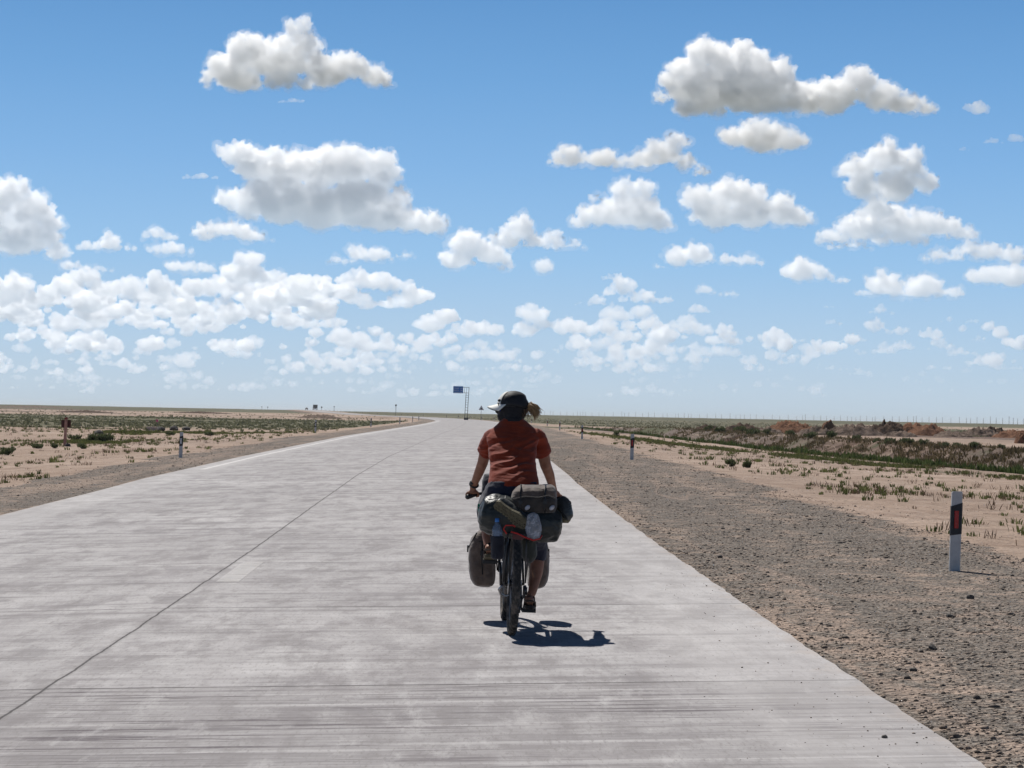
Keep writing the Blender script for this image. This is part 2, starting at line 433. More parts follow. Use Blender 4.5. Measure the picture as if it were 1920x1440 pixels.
ln1 = n.noise(n.mapping(UVs, (.55, 9, 1), loc=(3, 0, 0)), 1.0, 3, .7); ln2 = n.noise(n.mapping(UVs, (.4, 17, 1), loc=(7, 0, 0)), 1.0, 2, .6)
lam = n.math('MULTIPLY', n.math('ADD', .14, n.math('MULTIPLY', near, .62)), n.ss(n.noise(n.mapping(UVs, (.5, .8, 1)), 1.0, 3, .6), .35, .6))
c = n.mix(n.math('MULTIPLY', n.ss(ln1, .575, .60), lam), c, (.085, .07, .08, 1))
c = n.mix(n.math('MULTIPLY', n.ss(ln2, .56, .59), lam), c, (.10, .085, .095, 1))
c = n.mix(n.math('MULTIPLY', n.ss(st3, .52, .7), n.math('ADD', .15, n.math('MULTIPLY', near, .25))), c, (.14, .125, .13, 1))
c = n.mix(n.math('MULTIPLY', n.ss(n.noise(n.mapping(UVs, (.25, 7, 1), loc=(9, 3, 0)), 1.0, 3, .5), .55, .68), n.math('MULTIPLY', near, .4)), c, (.62, .60, .60, 1))
c = n.mix(n.math('MULTIPLY', n.ss(mot, .52, .64), .5), c, (.23, .213, .213, 1))
c = n.mix(n.math('MULTIPLY', n.ss(mot, .48, .3), .35), c, (.62, .605, .6, 1))
c = n.mix(n.math('MULTIPLY', n.ss(fgr, .52, .66), .45), c, (.2, .185, .18, 1))
# each slab cured to its own tone
sl = n.n('TexWhiteNoise', noise_dimensions='2D'); sc_ = n.n('CombineXYZ'); n.l(n.math('FLOOR', n.math('DIVIDE', n.math('SUBTRACT', Vs, 11.77), 4.85)), sc_.inputs[0]); n.l(n.math('SIGN', U), sc_.inputs[1]); n.l(sc_.outputs[0], sl.inputs['Vector'])
c = n.mix(n.math('MULTIPLY', sl.outputs['Value'], .16), c, (.25, .235, .232, 1))
# lengthwise wheel paths of the paver
wp = n.noise(n.mapping(UVs, (2.4, .12, 1)), 1.0, 3, .5)
c = n.mix(n.math('MULTIPLY', n.ss(wp, .52, .68), .25), c, (.33, .31, .315, 1))
# specks
sp_ = n.vor(UV, 5.0); c = n.mix(n.math('MULTIPLY', n.math('SUBTRACT', 1.0, n.ss(sp_, .02, .05)), n.ss(n.noise(UV, .6, 2), .55, .65)), c, (.08, .07, .065, 1))
# transverse joints
jm = n.math('ABSOLUTE', n.math('SUBTRACT', n.math('FRACT', n.math('DIVIDE', n.math('SUBTRACT', Vs, 11.77-4.85*10-2.425), 4.85)), .5))
wob = n.math('MULTIPLY', n.math('SUBTRACT', n.noise(UV, 3, 3), .5), .004)
jd = n.math('MULTIPLY', n.math('ADD', jm, wob), 4.85)
jmask = n.math('SUBTRACT', 1.0, n.ss(jd, .008, .02))
# centre joint
wob2 = n.math('MULTIPLY', n.math('SUBTRACT', n.noise(n.mapping(UV, (0, 1.3, 1)), 1.0, 5, .7), .5), .06)
cd = n.math('ABSOLUTE', n.math('ADD', U, wob2))
cmask = n.math('SUBTRACT', 1.0, n.ss(cd, .004, .012))
cmask2 = n.math('MULTIPLY', n.math('SUBTRACT', 1.0, n.ss(cd, .012, .035)), .3)
c = n.mix(cmask2, c, (.2, .185, .18, 1))
c = n.mix(n.math('MULTIPLY', n.math('MAXIMUM', jmask, cmask), .88), c, (.055, .05, .05, 1))
# sandy dust and grit drifting over the edges
au = n.math('ABSOLUTE', U)
ed = n.ss(n.math('ADD', au, n.math('MULTIPLY', n.math('SUBTRACT', n.noise(UV, 2.2, 6, .7), .5), .9)), HW-.15, HW+.12)
c = n.mix(n.math('MULTIPLY', ed, .55), c, (.38, .315, .27, 1))
lt = n.ss(n.math('ADD', au, n.math('MULTIPLY', n.math('SUBTRACT', b2, .5), .5)), HW-1.1, HW-.7)
c = n.mix(n.math('MULTIPLY', lt, .28), c, (.56, .54, .535, 1))
gr = n.vor(UV, 14.0); gk = n.math('MULTIPLY', n.math('SUBTRACT', 1.0, n.ss(gr, .05, .10)), n.ss(n.math('ADD', au, n.math('MULTIPLY', n.noise(UV, 1.2, 3), 1.6)), HW+.35, HW+.75))
c = n.mix(n.math('MULTIPLY', gk, .8), c, (.07, .06, .055, 1))
hgt = n.math('SUBTRACT', n.math('ADD', n.math('MULTIPLY', st2, .5), n.math('MULTIPLY', st3, .4)), n.math('MULTIPLY', n.math('MAXIMUM', jmask, cmask), 1.0))
n.set(base=c, rough=.88, spec=.25, normal=n.bump(hgt, .45, .006))
road = link('road', rm, None, n.m); tag(road, kind='structure')

# painted marks: worn sheets 4 mm above the concrete
def mark_mat(name, thr, fac):
    n = NT(name); g_ = n.n('NewGeometry').outputs['Position']
    a = n.math('MULTIPLY', n.ss(n.noise(n.mapping(g_, (1, 6, 1)), 2.5, 6, .7), thr, thr+.22), fac)
    n.set(base=(.66, .64, .63, 1), rough=.8, alpha=a); return n.m
def strip(name, u0, u1, ya, yb, m, step=1.0, taper=0):
    vs, fs = [], []; N = max(2, int((yb-ya)/step)+1)
    for i in range(N):
        y = ya+(yb-ya)*i/(N-1); x0 = float(xc(y))
        for u in (u0, u1): vs.append((x0+u, y, float(roadz(x0+u, y))+.004))
    for i in range(N-1): a = i*2; fs.append((a, a+1, a+3, a+2))
    me = bpy.data.meshes.new(name); me.from_pydata(vs, [], fs); return link(name, me, None, m)
tag(strip('lane_marking', .10, .31, 19.1, 21.5, mark_mat('worn_paint', .28, .52)), kind='structure')
tag(strip('edge_line', -HW+.42, -HW+.57, 52, 330, mark_mat('edge_paint', .2, .9), 2), kind='structure')
tag(strip('edge_line', HW-.62, HW-.50, 8, 60, mark_mat('faded_edge_paint', .58, .5), 1), kind='structure')

# ------------------------------------------------------------------ delineator posts
POSTW = simple('white_post_plastic', (.5, .5, .5), .5, .12, 14, dust=.5)
BLK = simple('black_band', (.018, .018, .022), .5, .2, 20)
RED = simple('red_reflector', (.38, .012, .012), .25, .1, 60)
WHT = simple('white_reflector', (.75, .75, .75), .25, .1, 60)
def make_post(refl):
    r = empty('marker_post')
    W_, D_, Hh = .112, .05, .865
    bm = bmesh.new()
    prof = [(-W_/2, -D_/2+.012), (-W_/2+.012, -D_/2), (W_/2-.012, -D_/2), (W_/2, -D_/2+.012), (W_/2, D_/2-.012), (W_/2-.012, D_/2), (-W_/2+.012, D_/2), (-W_/2, D_/2-.012)]
    lo = [bm.verts.new((x, y, -.25)) for x, y in prof]
    hi = [bm.verts.new((x*(1 if abs(x) < W_/2-.001 else .96), y, Hh-(.012 if abs(x) > W_/2-.001 else 0)+x*.05)) for x, y in prof]
    for i in range(8):
        j = (i+1) % 8; bm.faces.new((lo[i], lo[j], hi[j], hi[i]))
    bm.faces.new(hi); bm.faces.new(lo[::-1])
    me = bpy.data.meshes.new('post_body'); bm.to_mesh(me); bm.free(); link('post_body', me, r, POSTW)
    # slanted black wrap, a shell 2.5 mm proud of the post
    e = .0025; bd = MB(); a = [(x+(e if x > 0 else -e), y+(e if y > 0 else -e)) for x, y in prof]
    z0 = lambda x: .395+x*.18; z1 = lambda x: .725+x*.36
    vs = [(x, y, z0(x)) for x, y in a]+[(x, y, z1(x)) for x, y in a]
    bd.add(vs, [(i, (i+1) % 8, (i+1) % 8+8, i+8) for i in range(8)])
    b = bd.build('black_band', BLK, r, sm=False)
    rf = MB(); rf.box((-.004, -D_/2-.008, .56), (.042, .009, .19)); rf.build('reflector', RED if refl == 'red' else WHT, b, sm=False)
    return r
def copy_tree(o, parent=None):
    c = o.copy(); S.collection.objects.link(c)
    if parent: c.parent = parent
    for ch in list(o.children): copy_tree(ch, c)
    return c
pr = make_post('red'); pl_ = make_post('white')
def place_px(px, py, D0):
    """distance near D0 at which the ground below photo column px meets row py"""
    best = None
    for D in np.linspace(D0*.82, D0*1.12, 160):
        X = (px-960)/F*D; z = gz(X, D); drop = (H-z)/D*F; y_ = CY+.0192*(px-960)+drop
        if best is None or abs(y_-py) < best[0]: best = (abs(y_-py), D)
    return best[1]
BASEY = {1795: 1070, 1187: 862, 1093: 823, 1051: 807, 341.5: 858, 593: 812, 697: 800.5, 751: 795}
posts = []
RIGHT = [(1795, 22.4), (1187, 75), (1093, 133), (1051, 195), (1027.5, 262), (998, 330), (927.5, 392), (904.5, 432), (882.5, 472), (860.5, 512), (838.5, 555), (794.5, 625),
         (766, 680), (754, 715), (725, 760), (709, 800), (694, 835), (681, 870), (670, 905), (657, 940), (650, 965), (640, 1000), (633.5, 1040), (627, 1090), (619, 1140), (612, 1190)]
rl = ['nearest red-reflector marker post, tall at the right edge of the shoulder gravel', 'second red-reflector marker post, standing where shoulder gravel meets sand',
      'third red-reflector marker post along the right shoulder, right of the rider', 'fourth red-reflector marker post along the right shoulder',
      'fifth red-reflector marker post, small, right of the rider\'s ponytail', 'small marker post directly below the rider\'s ponytail',
      'tiny marker post just left of the rider\'s face', 'tiny marker post beside the triangular warning sign', 'tiny marker post just right of the blue sign gantry', 'tiny marker post just left of the blue sign gantry']
for i, (px, D) in enumerate(RIGHT):
    o = pr if i == 0 else copy_tree(pr)
    if px in BASEY: D = place_px(px, BASEY[px], D)
    o.scale = (1, 1, .93); X = (px-960)/F*D; o.location = (X, D, gz(X, D)); o.rotation_euler = (rnd.uniform(-.01, .01), .018+rnd.uniform(-.006, .006), rnd.uniform(-.1, .05))
    if i < len(rl): tag(o, rl[i], 'marker post', 'marker posts along the right of the road')
    else: tag(o, 'tiny dark marker post in the far row along the outside of the left bend', 'marker post', 'marker posts along the far bend')
ll = ['nearest white-reflector marker post, on the left verge by the sand', 'second white-reflector marker post along the left verge, dark faced', 'third white-reflector marker post along the left verge',
      'fourth white-reflector marker post along the left verge', 'fifth marker post on the left, by the start of the bend', 'farthest left verge marker post at the tip of the bend']
for i, (px, D) in enumerate([(341.5, 77), (593, 121), (697, 182), (751, 234), (775, 300), (786.5, 345)]):
    o = pl_ if i == 0 else copy_tree(pl_)
    if px in BASEY: D = place_px(px, BASEY[px], D)
    o.scale = (1, 1, .93); X = (px-960)/F*D; o.location = (X, D, gz(X, D)); o.rotation_euler = (0, .022, rnd.uniform(0, .1))
    tag(o, ll[i], 'marker post', 'marker posts along the left of the road')

# ------------------------------------------------------------------ the air
hb = bpy.data.meshes.new('haze'); xw, y0_, y1_, z0_, z1_ = 16500, -60, 12400, -4, 14.5
hb.from_pydata([(x, y, z) for z in (z0_, z1_) for y in (y0_, y1_) for x in (-xw, xw)], [], [(0, 2, 3, 1), (4, 5, 7, 6), (0, 1, 5, 4), (2, 6, 7, 3), (0, 4, 6, 2), (1, 3, 7, 5)])
hm = bpy.data.materials.new('air_haze'); hm.use_nodes = True; hn = hm.node_tree; hn.nodes.clear()
ho = hn.nodes.new('ShaderNodeOutputMaterial'); hv = hn.nodes.new('ShaderNodeVolumePrincipled')
hv.inputs['Color'].default_value = (.92, .96, 1, 1); hv.inputs['Density'].default_value = .00007; hv.inputs['Anisotropy'].default_value = .2
hn.links.new(hv.outputs[0], ho.inputs['Volume']); tag(link('haze', hb, None, hm), kind='stuff', label='thin pale haze over the whole plain', cat='haze')

# ------------------------------------------------------------------ clouds: closed volumes of white droplets, flat bases at one height
def cloud_mat(dens):
    m = bpy.data.materials.new('cloud_vapour'); m.use_nodes = True; q = m.node_tree; q.nodes.clear()
    o = q.nodes.new('ShaderNodeOutputMaterial'); v = q.nodes.new('ShaderNodeVolumeScatter')
    v.inputs['Color'].default_value = (.990, .995, 1, 1); v.inputs['Density'].default_value = dens; v.inputs['Anisotropy'].default_value = CL_G
    q.links.new(v.outputs[0], o.inputs['Volume']); return m
CL_G = .6; CL_D = .78
ico = []
def _ico(sub):
    b = bmesh.new(); bmesh.ops.create_icosphere(b, subdivisions=sub, radius=1)
    V_ = np.array([v.co[:] for v in b.verts]); F_ = np.array([[v.index for v in f.verts] for f in b.faces]); b.free(); return V_, F_
IV, IF = _ico(2)
CR = random.Random(77)
def rdir(up=-.3):
    while True:
        v = Vector((CR.gauss(0, 1), CR.gauss(0, 1), CR.gauss(0, 1)))
        if v.length > 1e-3:
            v.normalize()
            if v.z > up: return v
right3 = R3 @ Vector((1, 0, 0)); right3.z = 0; right3.normalize()
cloud_mats = {}
def cloud_geo(base_y, lobes, dens=.17, alt=1200, vox=1.5, cover=1.0, base_x=None, scraps=True):
    """lobes in photo pixels (x, y, rx, ry); returns vertices, faces, metres per pixel. The cloud stands at its own distance and true size."""
    cx = sum(l[0] for l in lobes)/len(lobes) if base_x is None else base_x
    r = ray(cx, base_y); P_ = r*(alt/r.z); D = P_.y; s = D/F
    V_, F_, n0 = [], [], 0
    def sph(c, a, b, c_):
        nonlocal n0
        V_.append(IV*np.array([a, b, c_])+np.array(c[:])); F_.append(IF+n0); n0 += len(IV)
    ex = []
    for (lx, ly, rx, ry) in lobes:
        if rx > 1.7*ry:                      # wide flat lobes become a row of rounder heads on a common base
            k_ = max(3, int(rx/ry*1.6))
            for i in range(k_):
                u = -1+2*(i+.5)/k_+CR.uniform(-.2, .2); hr = ry*(1-.55*u*u)*CR.uniform(.55, 1.1)
                ex.append((lx+u*rx*.82, ly+ry*.7-hr, hr*CR.uniform(1.0, 1.7), hr))
        else: ex.append((lx, ly, rx, ry))
    for (lx, ly, rx, ry) in ex:
        rr = ray(lx, ly); c = Vector((0, 0, H))+rr*(D/rr.y)
        c.y += CR.uniform(-.12, .12)*rx*s
        A, B, C_ = rx*s, rx*s*.6, ry*s
        sph(c, A*.78, B*.78, C_*.78)
        nn = int(14+26*min(1, rx/60)) if rx > 12 else 7
        for i in range(nn):
            d = rdir(-.25); q = c+Vector((d.x*A, d.y*B, d.z*C_))*CR.uniform(.6, .86)
            r1 = min(rx, ry*1.25)*s*CR.uniform(.18, .42)
            sph(q, r1, r1, r1*.9)
            for j in range(6 if rx > 12 else 3):
                d2 = (rdir(-.4)+d*.55).normalized(); q2 = q+d2*r1*CR.uniform(.75, 1.0); r2 = r1*CR.uniform(.18, .48)
                sph(q2, r2, r2, r2)
    V_ = np.concatenate(V_); F_ = np.concatenate(F_)
    # base: flattened towards a common level, which rolls a little
    zb = alt+H + s*6*(fbm2(V_[:, 0]/(s*60), V_[:, 1]/(s*60), 1.0, 4, 2)-.5)
    V_[:, 2] = np.where(V_[:, 2] < zb, zb-(zb-V_[:, 2])*.4, V_[:, 2])
    return V_, F_, s
def np_mesh(name, V_, F_):
    me = bpy.data.meshes.new(name); me.vertices.add(len(V_)); me.vertices.foreach_set('co', np.ascontiguousarray(V_, dtype=np.float32).ravel())
    k = F_.shape[1]; me.loops.add(F_.size); me.loops.foreach_set('vertex_index', F_.ravel().astype(np.int32))
    me.polygons.add(len(F_)); me.polygons.foreach_set('loop_start', np.arange(0, F_.size, k, dtype=np.int32))
    me.polygons.foreach_set('loop_total', np.full(len(F_), k, dtype=np.int32)); me.update(); return me
def cloud_obj(name, parts, dens=.17, vox=1.5, disp=7):
    Vs_, Fs_, n0, s = [], [], 0, parts[0][2]
    for v, f, s_ in parts: Vs_.append(v); Fs_.append(f+n0); n0 += len(v)
    o = link(name, np_mesh(name, np.concatenate(Vs_), np.concatenate(Fs_)))
    q = o.modifiers.new('r', 'REMESH'); q.mode = 'VOXEL'; q.voxel_size = vox*s
    for ty, sc, st in (('CLOUDS', 26, 1.7), ('VORONOI', 14, -1.8), ('VORONOI', 6, -1.0), ('CLOUDS', 3, .6)) if disp > 2.5 else (('CLOUDS', 9, 1.4), ('CLOUDS', 3, .6)):
        tx = bpy.data.textures.new('billow', ty); tx.noise_scale = sc*s
        if ty == 'CLOUDS': tx.noise_depth = 2
        dm = o.modifiers.new('d', 'DISPLACE'); dm.texture = tx; dm.texture_coords = 'GLOBAL'; dm.strength = disp*s*st; dm.mid_level = .5 if ty == 'CLOUDS' else .35
    dg = bpy.context.evaluated_depsgraph_get(); me2 = bpy.data.meshes.new_from_object(o.evaluated_get(dg))
    old = o.data; o.modifiers.clear(); o.data = me2; bpy.data.meshes.remove(old); me2.name = name
    key = round(dens/s, 6)
    me2.materials.clear(); me2.materials.append(cloud_mats.setdefault(key, cloud_mat(dens/s)))
    return o
CLOUDS = [
 # label, base y, density, lobes
 ('large lone white cloud high on the left with a tall narrow peak', 184, .2, [(420,132,36,38),(470,108,46,48),(450,150,50,30),(525,120,52,52),(562,64,28,36),(575,95,34,34),(610,140,48,34),(655,128,38,30),(700,146,32,22),(725,158,14,12),(520,155,80,26),(390,150,16,22)]),
 ('small thin scrap of cloud just under the high left cloud', 196, .08, [(545,190,22,6), (530,191,12,4), (560,190,12,5)]),
 ('biggest billowing cloud at centre left with many rounded heads and a grey base', 446, .22, [(445,292,40,27),(478,318,45,34),(540,320,50,46),(600,322,55,44),(660,320,50,46),(715,332,40,48),(748,378,26,34),(530,385,65,52),(600,395,70,50),(670,392,70,48),(720,410,55,34),(425,376,26,20),(468,385,42,38),(765,415,40,26),(800,420,30,28),(828,428,18,22)]),
 ('tall cloud cut off by the left edge of the sky, shaded grey below', 492, .2, [(30,362,34,30),(0,385,45,45),(55,405,45,36),(88,440,34,40),(30,450,60,40),(108,475,26,20),(-30,430,50,70)]),
 ('small trailing cloud to the right of the tall left edge cloud', 516, .14, [(150,500,44,13),(190,506,26,8)]),
 ('low flat cloud between the left edge cloud and the biggest cloud', 477, .17, [(200,460,36,18),(235,465,27,11),(165,465,25,9)]),
 ('small flat cloud under the left end of the thin streak', 456, .15, [(290,438,40,17),(320,446,20,9)]),
 ('thin pale cloud strip, lower of two left of the biggest cloud', 484, .13, [(330,470,48,13),(300,468,28,11)]),
 ('cloud tucked under the lower left corner of the biggest cloud', 460, .18, [(385,436,26,20),(425,434,40,22),(460,440,30,18),(490,448,30,11)]),
 ('thin white streak left of the biggest cloud', 342, .10, [(375,332,44,8)]),
 ('small puffy cloud above the long left cloud field', 516, .15, [(350,500,42,16),(385,506,28,11)]),
 ('rounded cloud head rising out of the middle of the left cloud field', 545, .15, [(465,492,32,20),(450,515,40,24),(490,520,36,20)]),
 ('broad grey based cloud in the middle of the left cloud field', 602, .14, [(370,545,46,26),(425,535,45,28),(480,540,50,28),(530,555,50,26),(590,562,42,22),(420,575,70,20),(500,580,80,20)]),
 ('bright domed cloud at the right end of the left cloud field', 590, .17, [(690,530,58,28),(740,535,48,27),(780,558,34,22),(655,560,50,24),(720,570,70,20)]),
 ('small humped cloud between the biggest cloud and the domed cloud', 500, .16, [(640,490,42,9),(690,478,38,21),(720,485,30,13),(760,481,26,7)]),
 ('pyramid shaped cloud left of centre, above the blue road sign', 512, .18, [(875,465,36,33),(850,490,34,20),(915,486,44,22),(945,500,22,10)]),
 ('upright cloud at the centre with a long flat tail to the right', 474, .18, [(975,430,31,31),(950,452,34,20),(1010,456,35,18),(1060,461,44,14),(1040,450,24,14)]),
 ('low cloud on the left edge under the tall left edge cloud', 576, .15, [(25,542,40,27),(70,560,48,18),(-5,560,40,22)]),
 ('pale cloud left of the broad grey based cloud', 582, .14, [(240,545,34,26),(195,538,20,14),(280,565,50,16),(180,565,40,14)]),
 ('huge bright cloud high on the right tapering to a long right tail', 236, .22, [(1285,160,46,52),(1340,122,54,52),(1400,132,54,50),(1448,160,48,48),(1310,205,52,28),(1380,185,80,40),(1330,175,70,45),(1420,180,60,42),(1380,200,70,30),(1450,198,60,32),(1515,190,50,34),(1560,190,50,36),(1605,162,42,38),(1650,185,44,30),(1695,195,40,24),(1735,207,28,13),(1240,185,18,14)]),
 ('shaggy oval cloud hanging under the huge right cloud', 300, .15, [(1380,260,36,22),(1430,262,50,34),(1480,265,36,24),(1410,240,30,16)]),
 ('long ragged cloud right of centre with a small round left end', 332, .16, [(1067,297,30,24),(1040,302,18,10),(1140,302,42,24),(1190,305,50,24),(1240,290,38,26),(1272,265,25,18),(1225,268,17,11),(1290,310,38,20),(1315,326,18,10)]),
 ('twin peaked cloud right of centre with a blue grey shaded side', 440, .19, [(1168,360,28,26),(1200,362,30,28),(1120,405,36,26),(1160,400,45,34),(1205,405,44,34),(1090,417,26,16),(1112,372,13,11),(1240,422,26,16)]),
 ('wide rounded cloud right of the twin peaked cloud', 438, .18, [(1310,378,38,28),(1370,368,46,32),(1410,368,34,26),(1345,405,54,32),(1410,405,50,31),(1465,400,40,32),(1500,412,26,20)]),
 ('tall towering cloud at the right like a mushroom head', 420, .17, [(1610,320,36,34),(1660,300,40,38),(1700,312,38,38),(1735,345,28,26),(1620,355,38,28),(1680,355,44,34),(1640,395,44,24)]),
 ('broad sloping cloud spread below the towering right cloud', 474, .18, [(1560,447,38,20),(1610,430,44,30),(1660,415,48,34),(1710,425,48,30),(1760,432,44,24),(1800,442,36,16),(1590,463,56,10),(1680,448,80,22)]),
 ('flat cloud sloping to the right edge of the sky', 496, .15, [(1770,482,48,14),(1820,470,44,21),(1860,480,38,17),(1900,480,28,20)]),
 ('low cloud cut by the right edge below the flat sloping cloud', 546, .16, [(1850,522,38,19),(1900,520,36,24)]),
 ('long lumpy cloud alone below the wide rounded cloud', 506, .17, [(1270,485,28,23),(1310,480,30,21),(1360,485,40,17),(1410,491,30,12),(1240,500,16,6)]),
 ('small triangular cloud below the left end of the broad sloping cloud', 536, .17, [(1498,508,32,25),(1535,515,38,20),(1573,526,20,9)]),
 ('double humped cloud low on the right', 564, .15, [(1655,535,36,26),(1620,550,20,11),(1730,540,38,25),(1775,552,34,13),(1690,552,30,12)]),
 ('small round puff just right of the sky centre', 516, .15, [(1018,501,19,16)]),
 ('low humped cloud above the right shoulder of the rider', 584, .14, [(1150,520,30,13),(1165,545,40,21),(1110,568,48,11),(1200,560,50,17),(1240,563,26,11)]),
 ('pale cloud patch directly under the low humped cloud', 613, .12, [(1150,595,30,16),(1200,592,38,15)]),
 ('little wispy flat cloud between the lumpy cloud and the small cloud pair', 560, .12, [(1320,546,26,9),(1365,551,24,8)]),
 ('tiny puff above the pale stacked cloud low on the right', 594, .12, [(1312,583,25,9)]),
 ('hazy mounded cloud low behind the rider', 640, .12, [(1000,590,35,21),(1040,608,44,20),(985,620,30,18),(1080,616,22,10)]),
 ('pale stacked cloud low on the right, faded by haze', 698, .10, [(1290,620,34,18),(1330,622,36,18),(1290,655,38,14),(1350,662,52,16),(1400,682,34,11),(1370,642,30,12)]),
 ('faded lumpy cloud low on the far right', 676, .10, [(1640,612,20,16),(1690,622,34,14),(1600,636,34,12),(1650,657,48,15),(1690,652,30,11),(1655,583,28,12)]),
 ('hazy low cloud group right of the pale stacked cloud', 705, .09, [(1540, 664, 24, 9), (1560, 690, 36, 9), (1475, 670, 30, 8), (1500, 640, 18, 7), (1610, 700, 40, 8)]),
 ('faded cloud low at the right edge', 700, .10, [(1760, 650, 30, 14), (1800, 662, 36, 12), (1850, 680, 44, 14), (1890, 690, 34, 10), (1760, 690, 30, 8), (1830, 640, 22, 8), (1900, 640, 26, 9)]),
 ('faint small cloud between the two double humped clouds low on the right', 640, .09, [(1785, 600, 26, 9), (1820, 604, 20, 7), (1560, 606, 22, 8), (1552, 575, 12, 5)]),
 ('small detached puff right of the huge cloud tail', 226, .07, [(1832,204,22,15),(1812,202,10,8),(1850,206,9,12)]),
 ('thin ragged wisp by the right edge of the sky', 288, .06, [(1860,266,24,7),(1904,262,16,9),(1808,280,13,5)]),
]
def cloud_fringe(parent, part, dens, seed):
    """thin torn vapour round a cloud: a looser, much thinner shell"""
    V_, F_, s = part; o = link('fringe', np_mesh('fringe', V_, F_))
    q = o.modifiers.new('r', 'REMESH'); q.mode = 'VOXEL'; q.voxel_size = 2.2*s
    for ty, sc, st, ml in (('CLOUDS', 30, 22, .42), ('CLOUDS', 10, 15, .42), ('CLOUDS', 4.5, 5, .5)):
        tx = bpy.data.textures.new('wisp', ty); tx.noise_scale = sc*s; tx.noise_depth = 3
        dm = o.modifiers.new('d', 'DISPLACE'); dm.texture = tx; dm.texture_coords = 'GLOBAL'; dm.strength = st*s; dm.mid_level = ml
    dg = bpy.context.evaluated_depsgraph_get(); me2 = bpy.data.meshes.new_from_object(o.evaluated_get(dg))
    old = o.data; o.modifiers.clear(); o.data = me2; bpy.data.meshes.remove(old); me2.name = 'fringe'
    key = round(dens/s, 6); me2.materials.clear(); me2.materials.append(cloud_mats.setdefault(key, cloud_mat(dens/s))); o.parent = parent
for lab, by, dn, lobes in CLOUDS:
    cp = cloud_geo(by, lobes)
    o = cloud_obj('cloud', [cp], dens=dn*CL_D*(.62 if dn > .185 else .8), vox=1.25, disp=(4.2 if by < 500 else 2.8) if len(lobes) > 3 else 2.0)
    tag(o, lab, 'cloud', 'cumulus clouds in the sky')
    if by < 580 and dn > .1: cloud_fringe(o, cp, .013, by)
# the uncountable low field of small clouds near the horizon, in distance bands
for band, (ya, yb, cnt, wid, hgt, dn) in enumerate([(545, 622, 52, (34, 70), (22, 38), .17), (612, 668, 78, (34, 74), (16, 28), .13), (655, 706, 88, (30, 70), (12, 21), .085), (694, 746, 90, (26, 66), (8, 15), .04)]):
    parts = []
    for i in range(cnt):
        u = CR.random()
        x = CR.uniform(-60, 1250) if u < .78 else CR.uniform(1250, 1980)
        y = CR.uniform(ya, yb)
        if y < 620 and x > 640: x = CR.uniform(-60, 640)
        w_ = CR.uniform(*wid)*(1 if x < 1250 else .6); h_ = CR.uniform(*hgt)
        lobes = []
        for k in range(max(3, int(w_/h_*1.5))):
            u = CR.uniform(-1, 1); hr = h_*(1-.6*u*u)*CR.uniform(.45, .8); lobes.append((x+u*w_, y-hr*CR.uniform(.6, 1.2)-(h_*.3*CR.random() if abs(u) < .5 else 0), hr*CR.uniform(.9, 1.5), hr))
        parts.append(cloud_geo(y, lobes, scraps=False))
    smed = sorted(p[2] for p in parts)[len(parts)//2]
    parts = [(v, f, smed) for v, f, s_ in parts]
    o = cloud_obj('distant_clouds', parts, dens=dn*CL_D, vox=1.4, disp=2.2)
    tag(o, 'field of small faded clouds low over the horizon', 'clouds', None, 'stuff')

# ------------------------------------------------------------------ gravel stones and ground plants (uncountable)
def leafmat(name, a, b, scale=3.0, rough=.75):
    n = NT(name); p = n.n('NewGeometry').outputs['Position']; oi = n.n('Attribute', attribute_name='tone').outputs['Fac']
    c = n.mix(oi, a, b); c = n.mix(n.math('MULTIPLY', n.ss(n.noise(p, scale, 3), .4, .65), .4), c, tuple(x*.6 for x in a[:3])+(1,))
    n.set(base=c, rough=rough, spec=.2)
    tr = n.n('BsdfTranslucent'); n.l(c, tr.inputs[0]); mx = n.n('MixShader'); mx.inputs[0].default_value = .4
    n.l(n.b.outputs[0], mx.inputs[1]); n.l(tr.outputs[0], mx.inputs[2]); n.l(mx.outputs[0], n.out.inputs[0]); return n.m
def stones(name, pts, sizes, m, mound=False):
    base = np.array([(1, 0, 0), (-1, 0, 0), (0, 1, 0), (0, -1, 0), (0, 0, 1), (0, 0, -1)], float)
    tri = np.array([(0, 2, 4), (2, 1, 4), (1, 3, 4), (3, 0, 4), (2, 0, 5), (1, 2, 5), (3, 1, 5), (0, 3, 5)])
    N = len(pts); V_ = base[None]*(.6+.8*nrs.rand(N, 6, 1)); V_[:, :, 2] *= .62
    a = nrs.rand(N)*6.283; ca, sa_ = np.cos(a)[:, None], np.sin(a)[:, None]
    x = V_[:, :, 0]*ca-V_[:, :, 1]*sa_; y = V_[:, :, 0]*sa_+V_[:, :, 1]*ca
    V_ = np.stack([x+.3*V_[:, :, 2]*(nrs.rand(N, 1)-.5), y, V_[:, :, 2]], -1)*sizes[:, None, None]
    V_ = V_+pts[:, None, :]
    F_ = (tri[None]+(np.arange(N)*6)[:, None, None]).reshape(-1, 3)
    me = np_mesh(name, V_.reshape(-1, 3), F_); at_ = me.attributes.new('tone', 'FLOAT', 'POINT')
    at_.data.foreach_set('value', np.repeat(nrs.rand(N)**1.3, 6).astype(np.float32)); return link(name, me, None, m)
n = NT('gravel_stone'); tn = n.n('Attribute', attribute_name='tone').outputs['Fac']
c = n.mix(tn, (.05, .046, .043, 1), (.33, .26, .205, 1)); n.set(base=n.mix(n.math('MULTIPLY', n.noise(n.n('NewGeometry').outputs['Position'], 60, 3), .3), c, (.3, .22, .17, 1)), rough=.85, spec=.3); STONE = n.m
def scatter(N, smin, smax, ymin, ymax, side, bias=.5):
    u = nrs.rand(N); y = ymin*(ymax/ymin)**(u)
    s = (smin+(smax-smin)*nrs.rand(N)**bias)*side
    return xc(y)+s, y
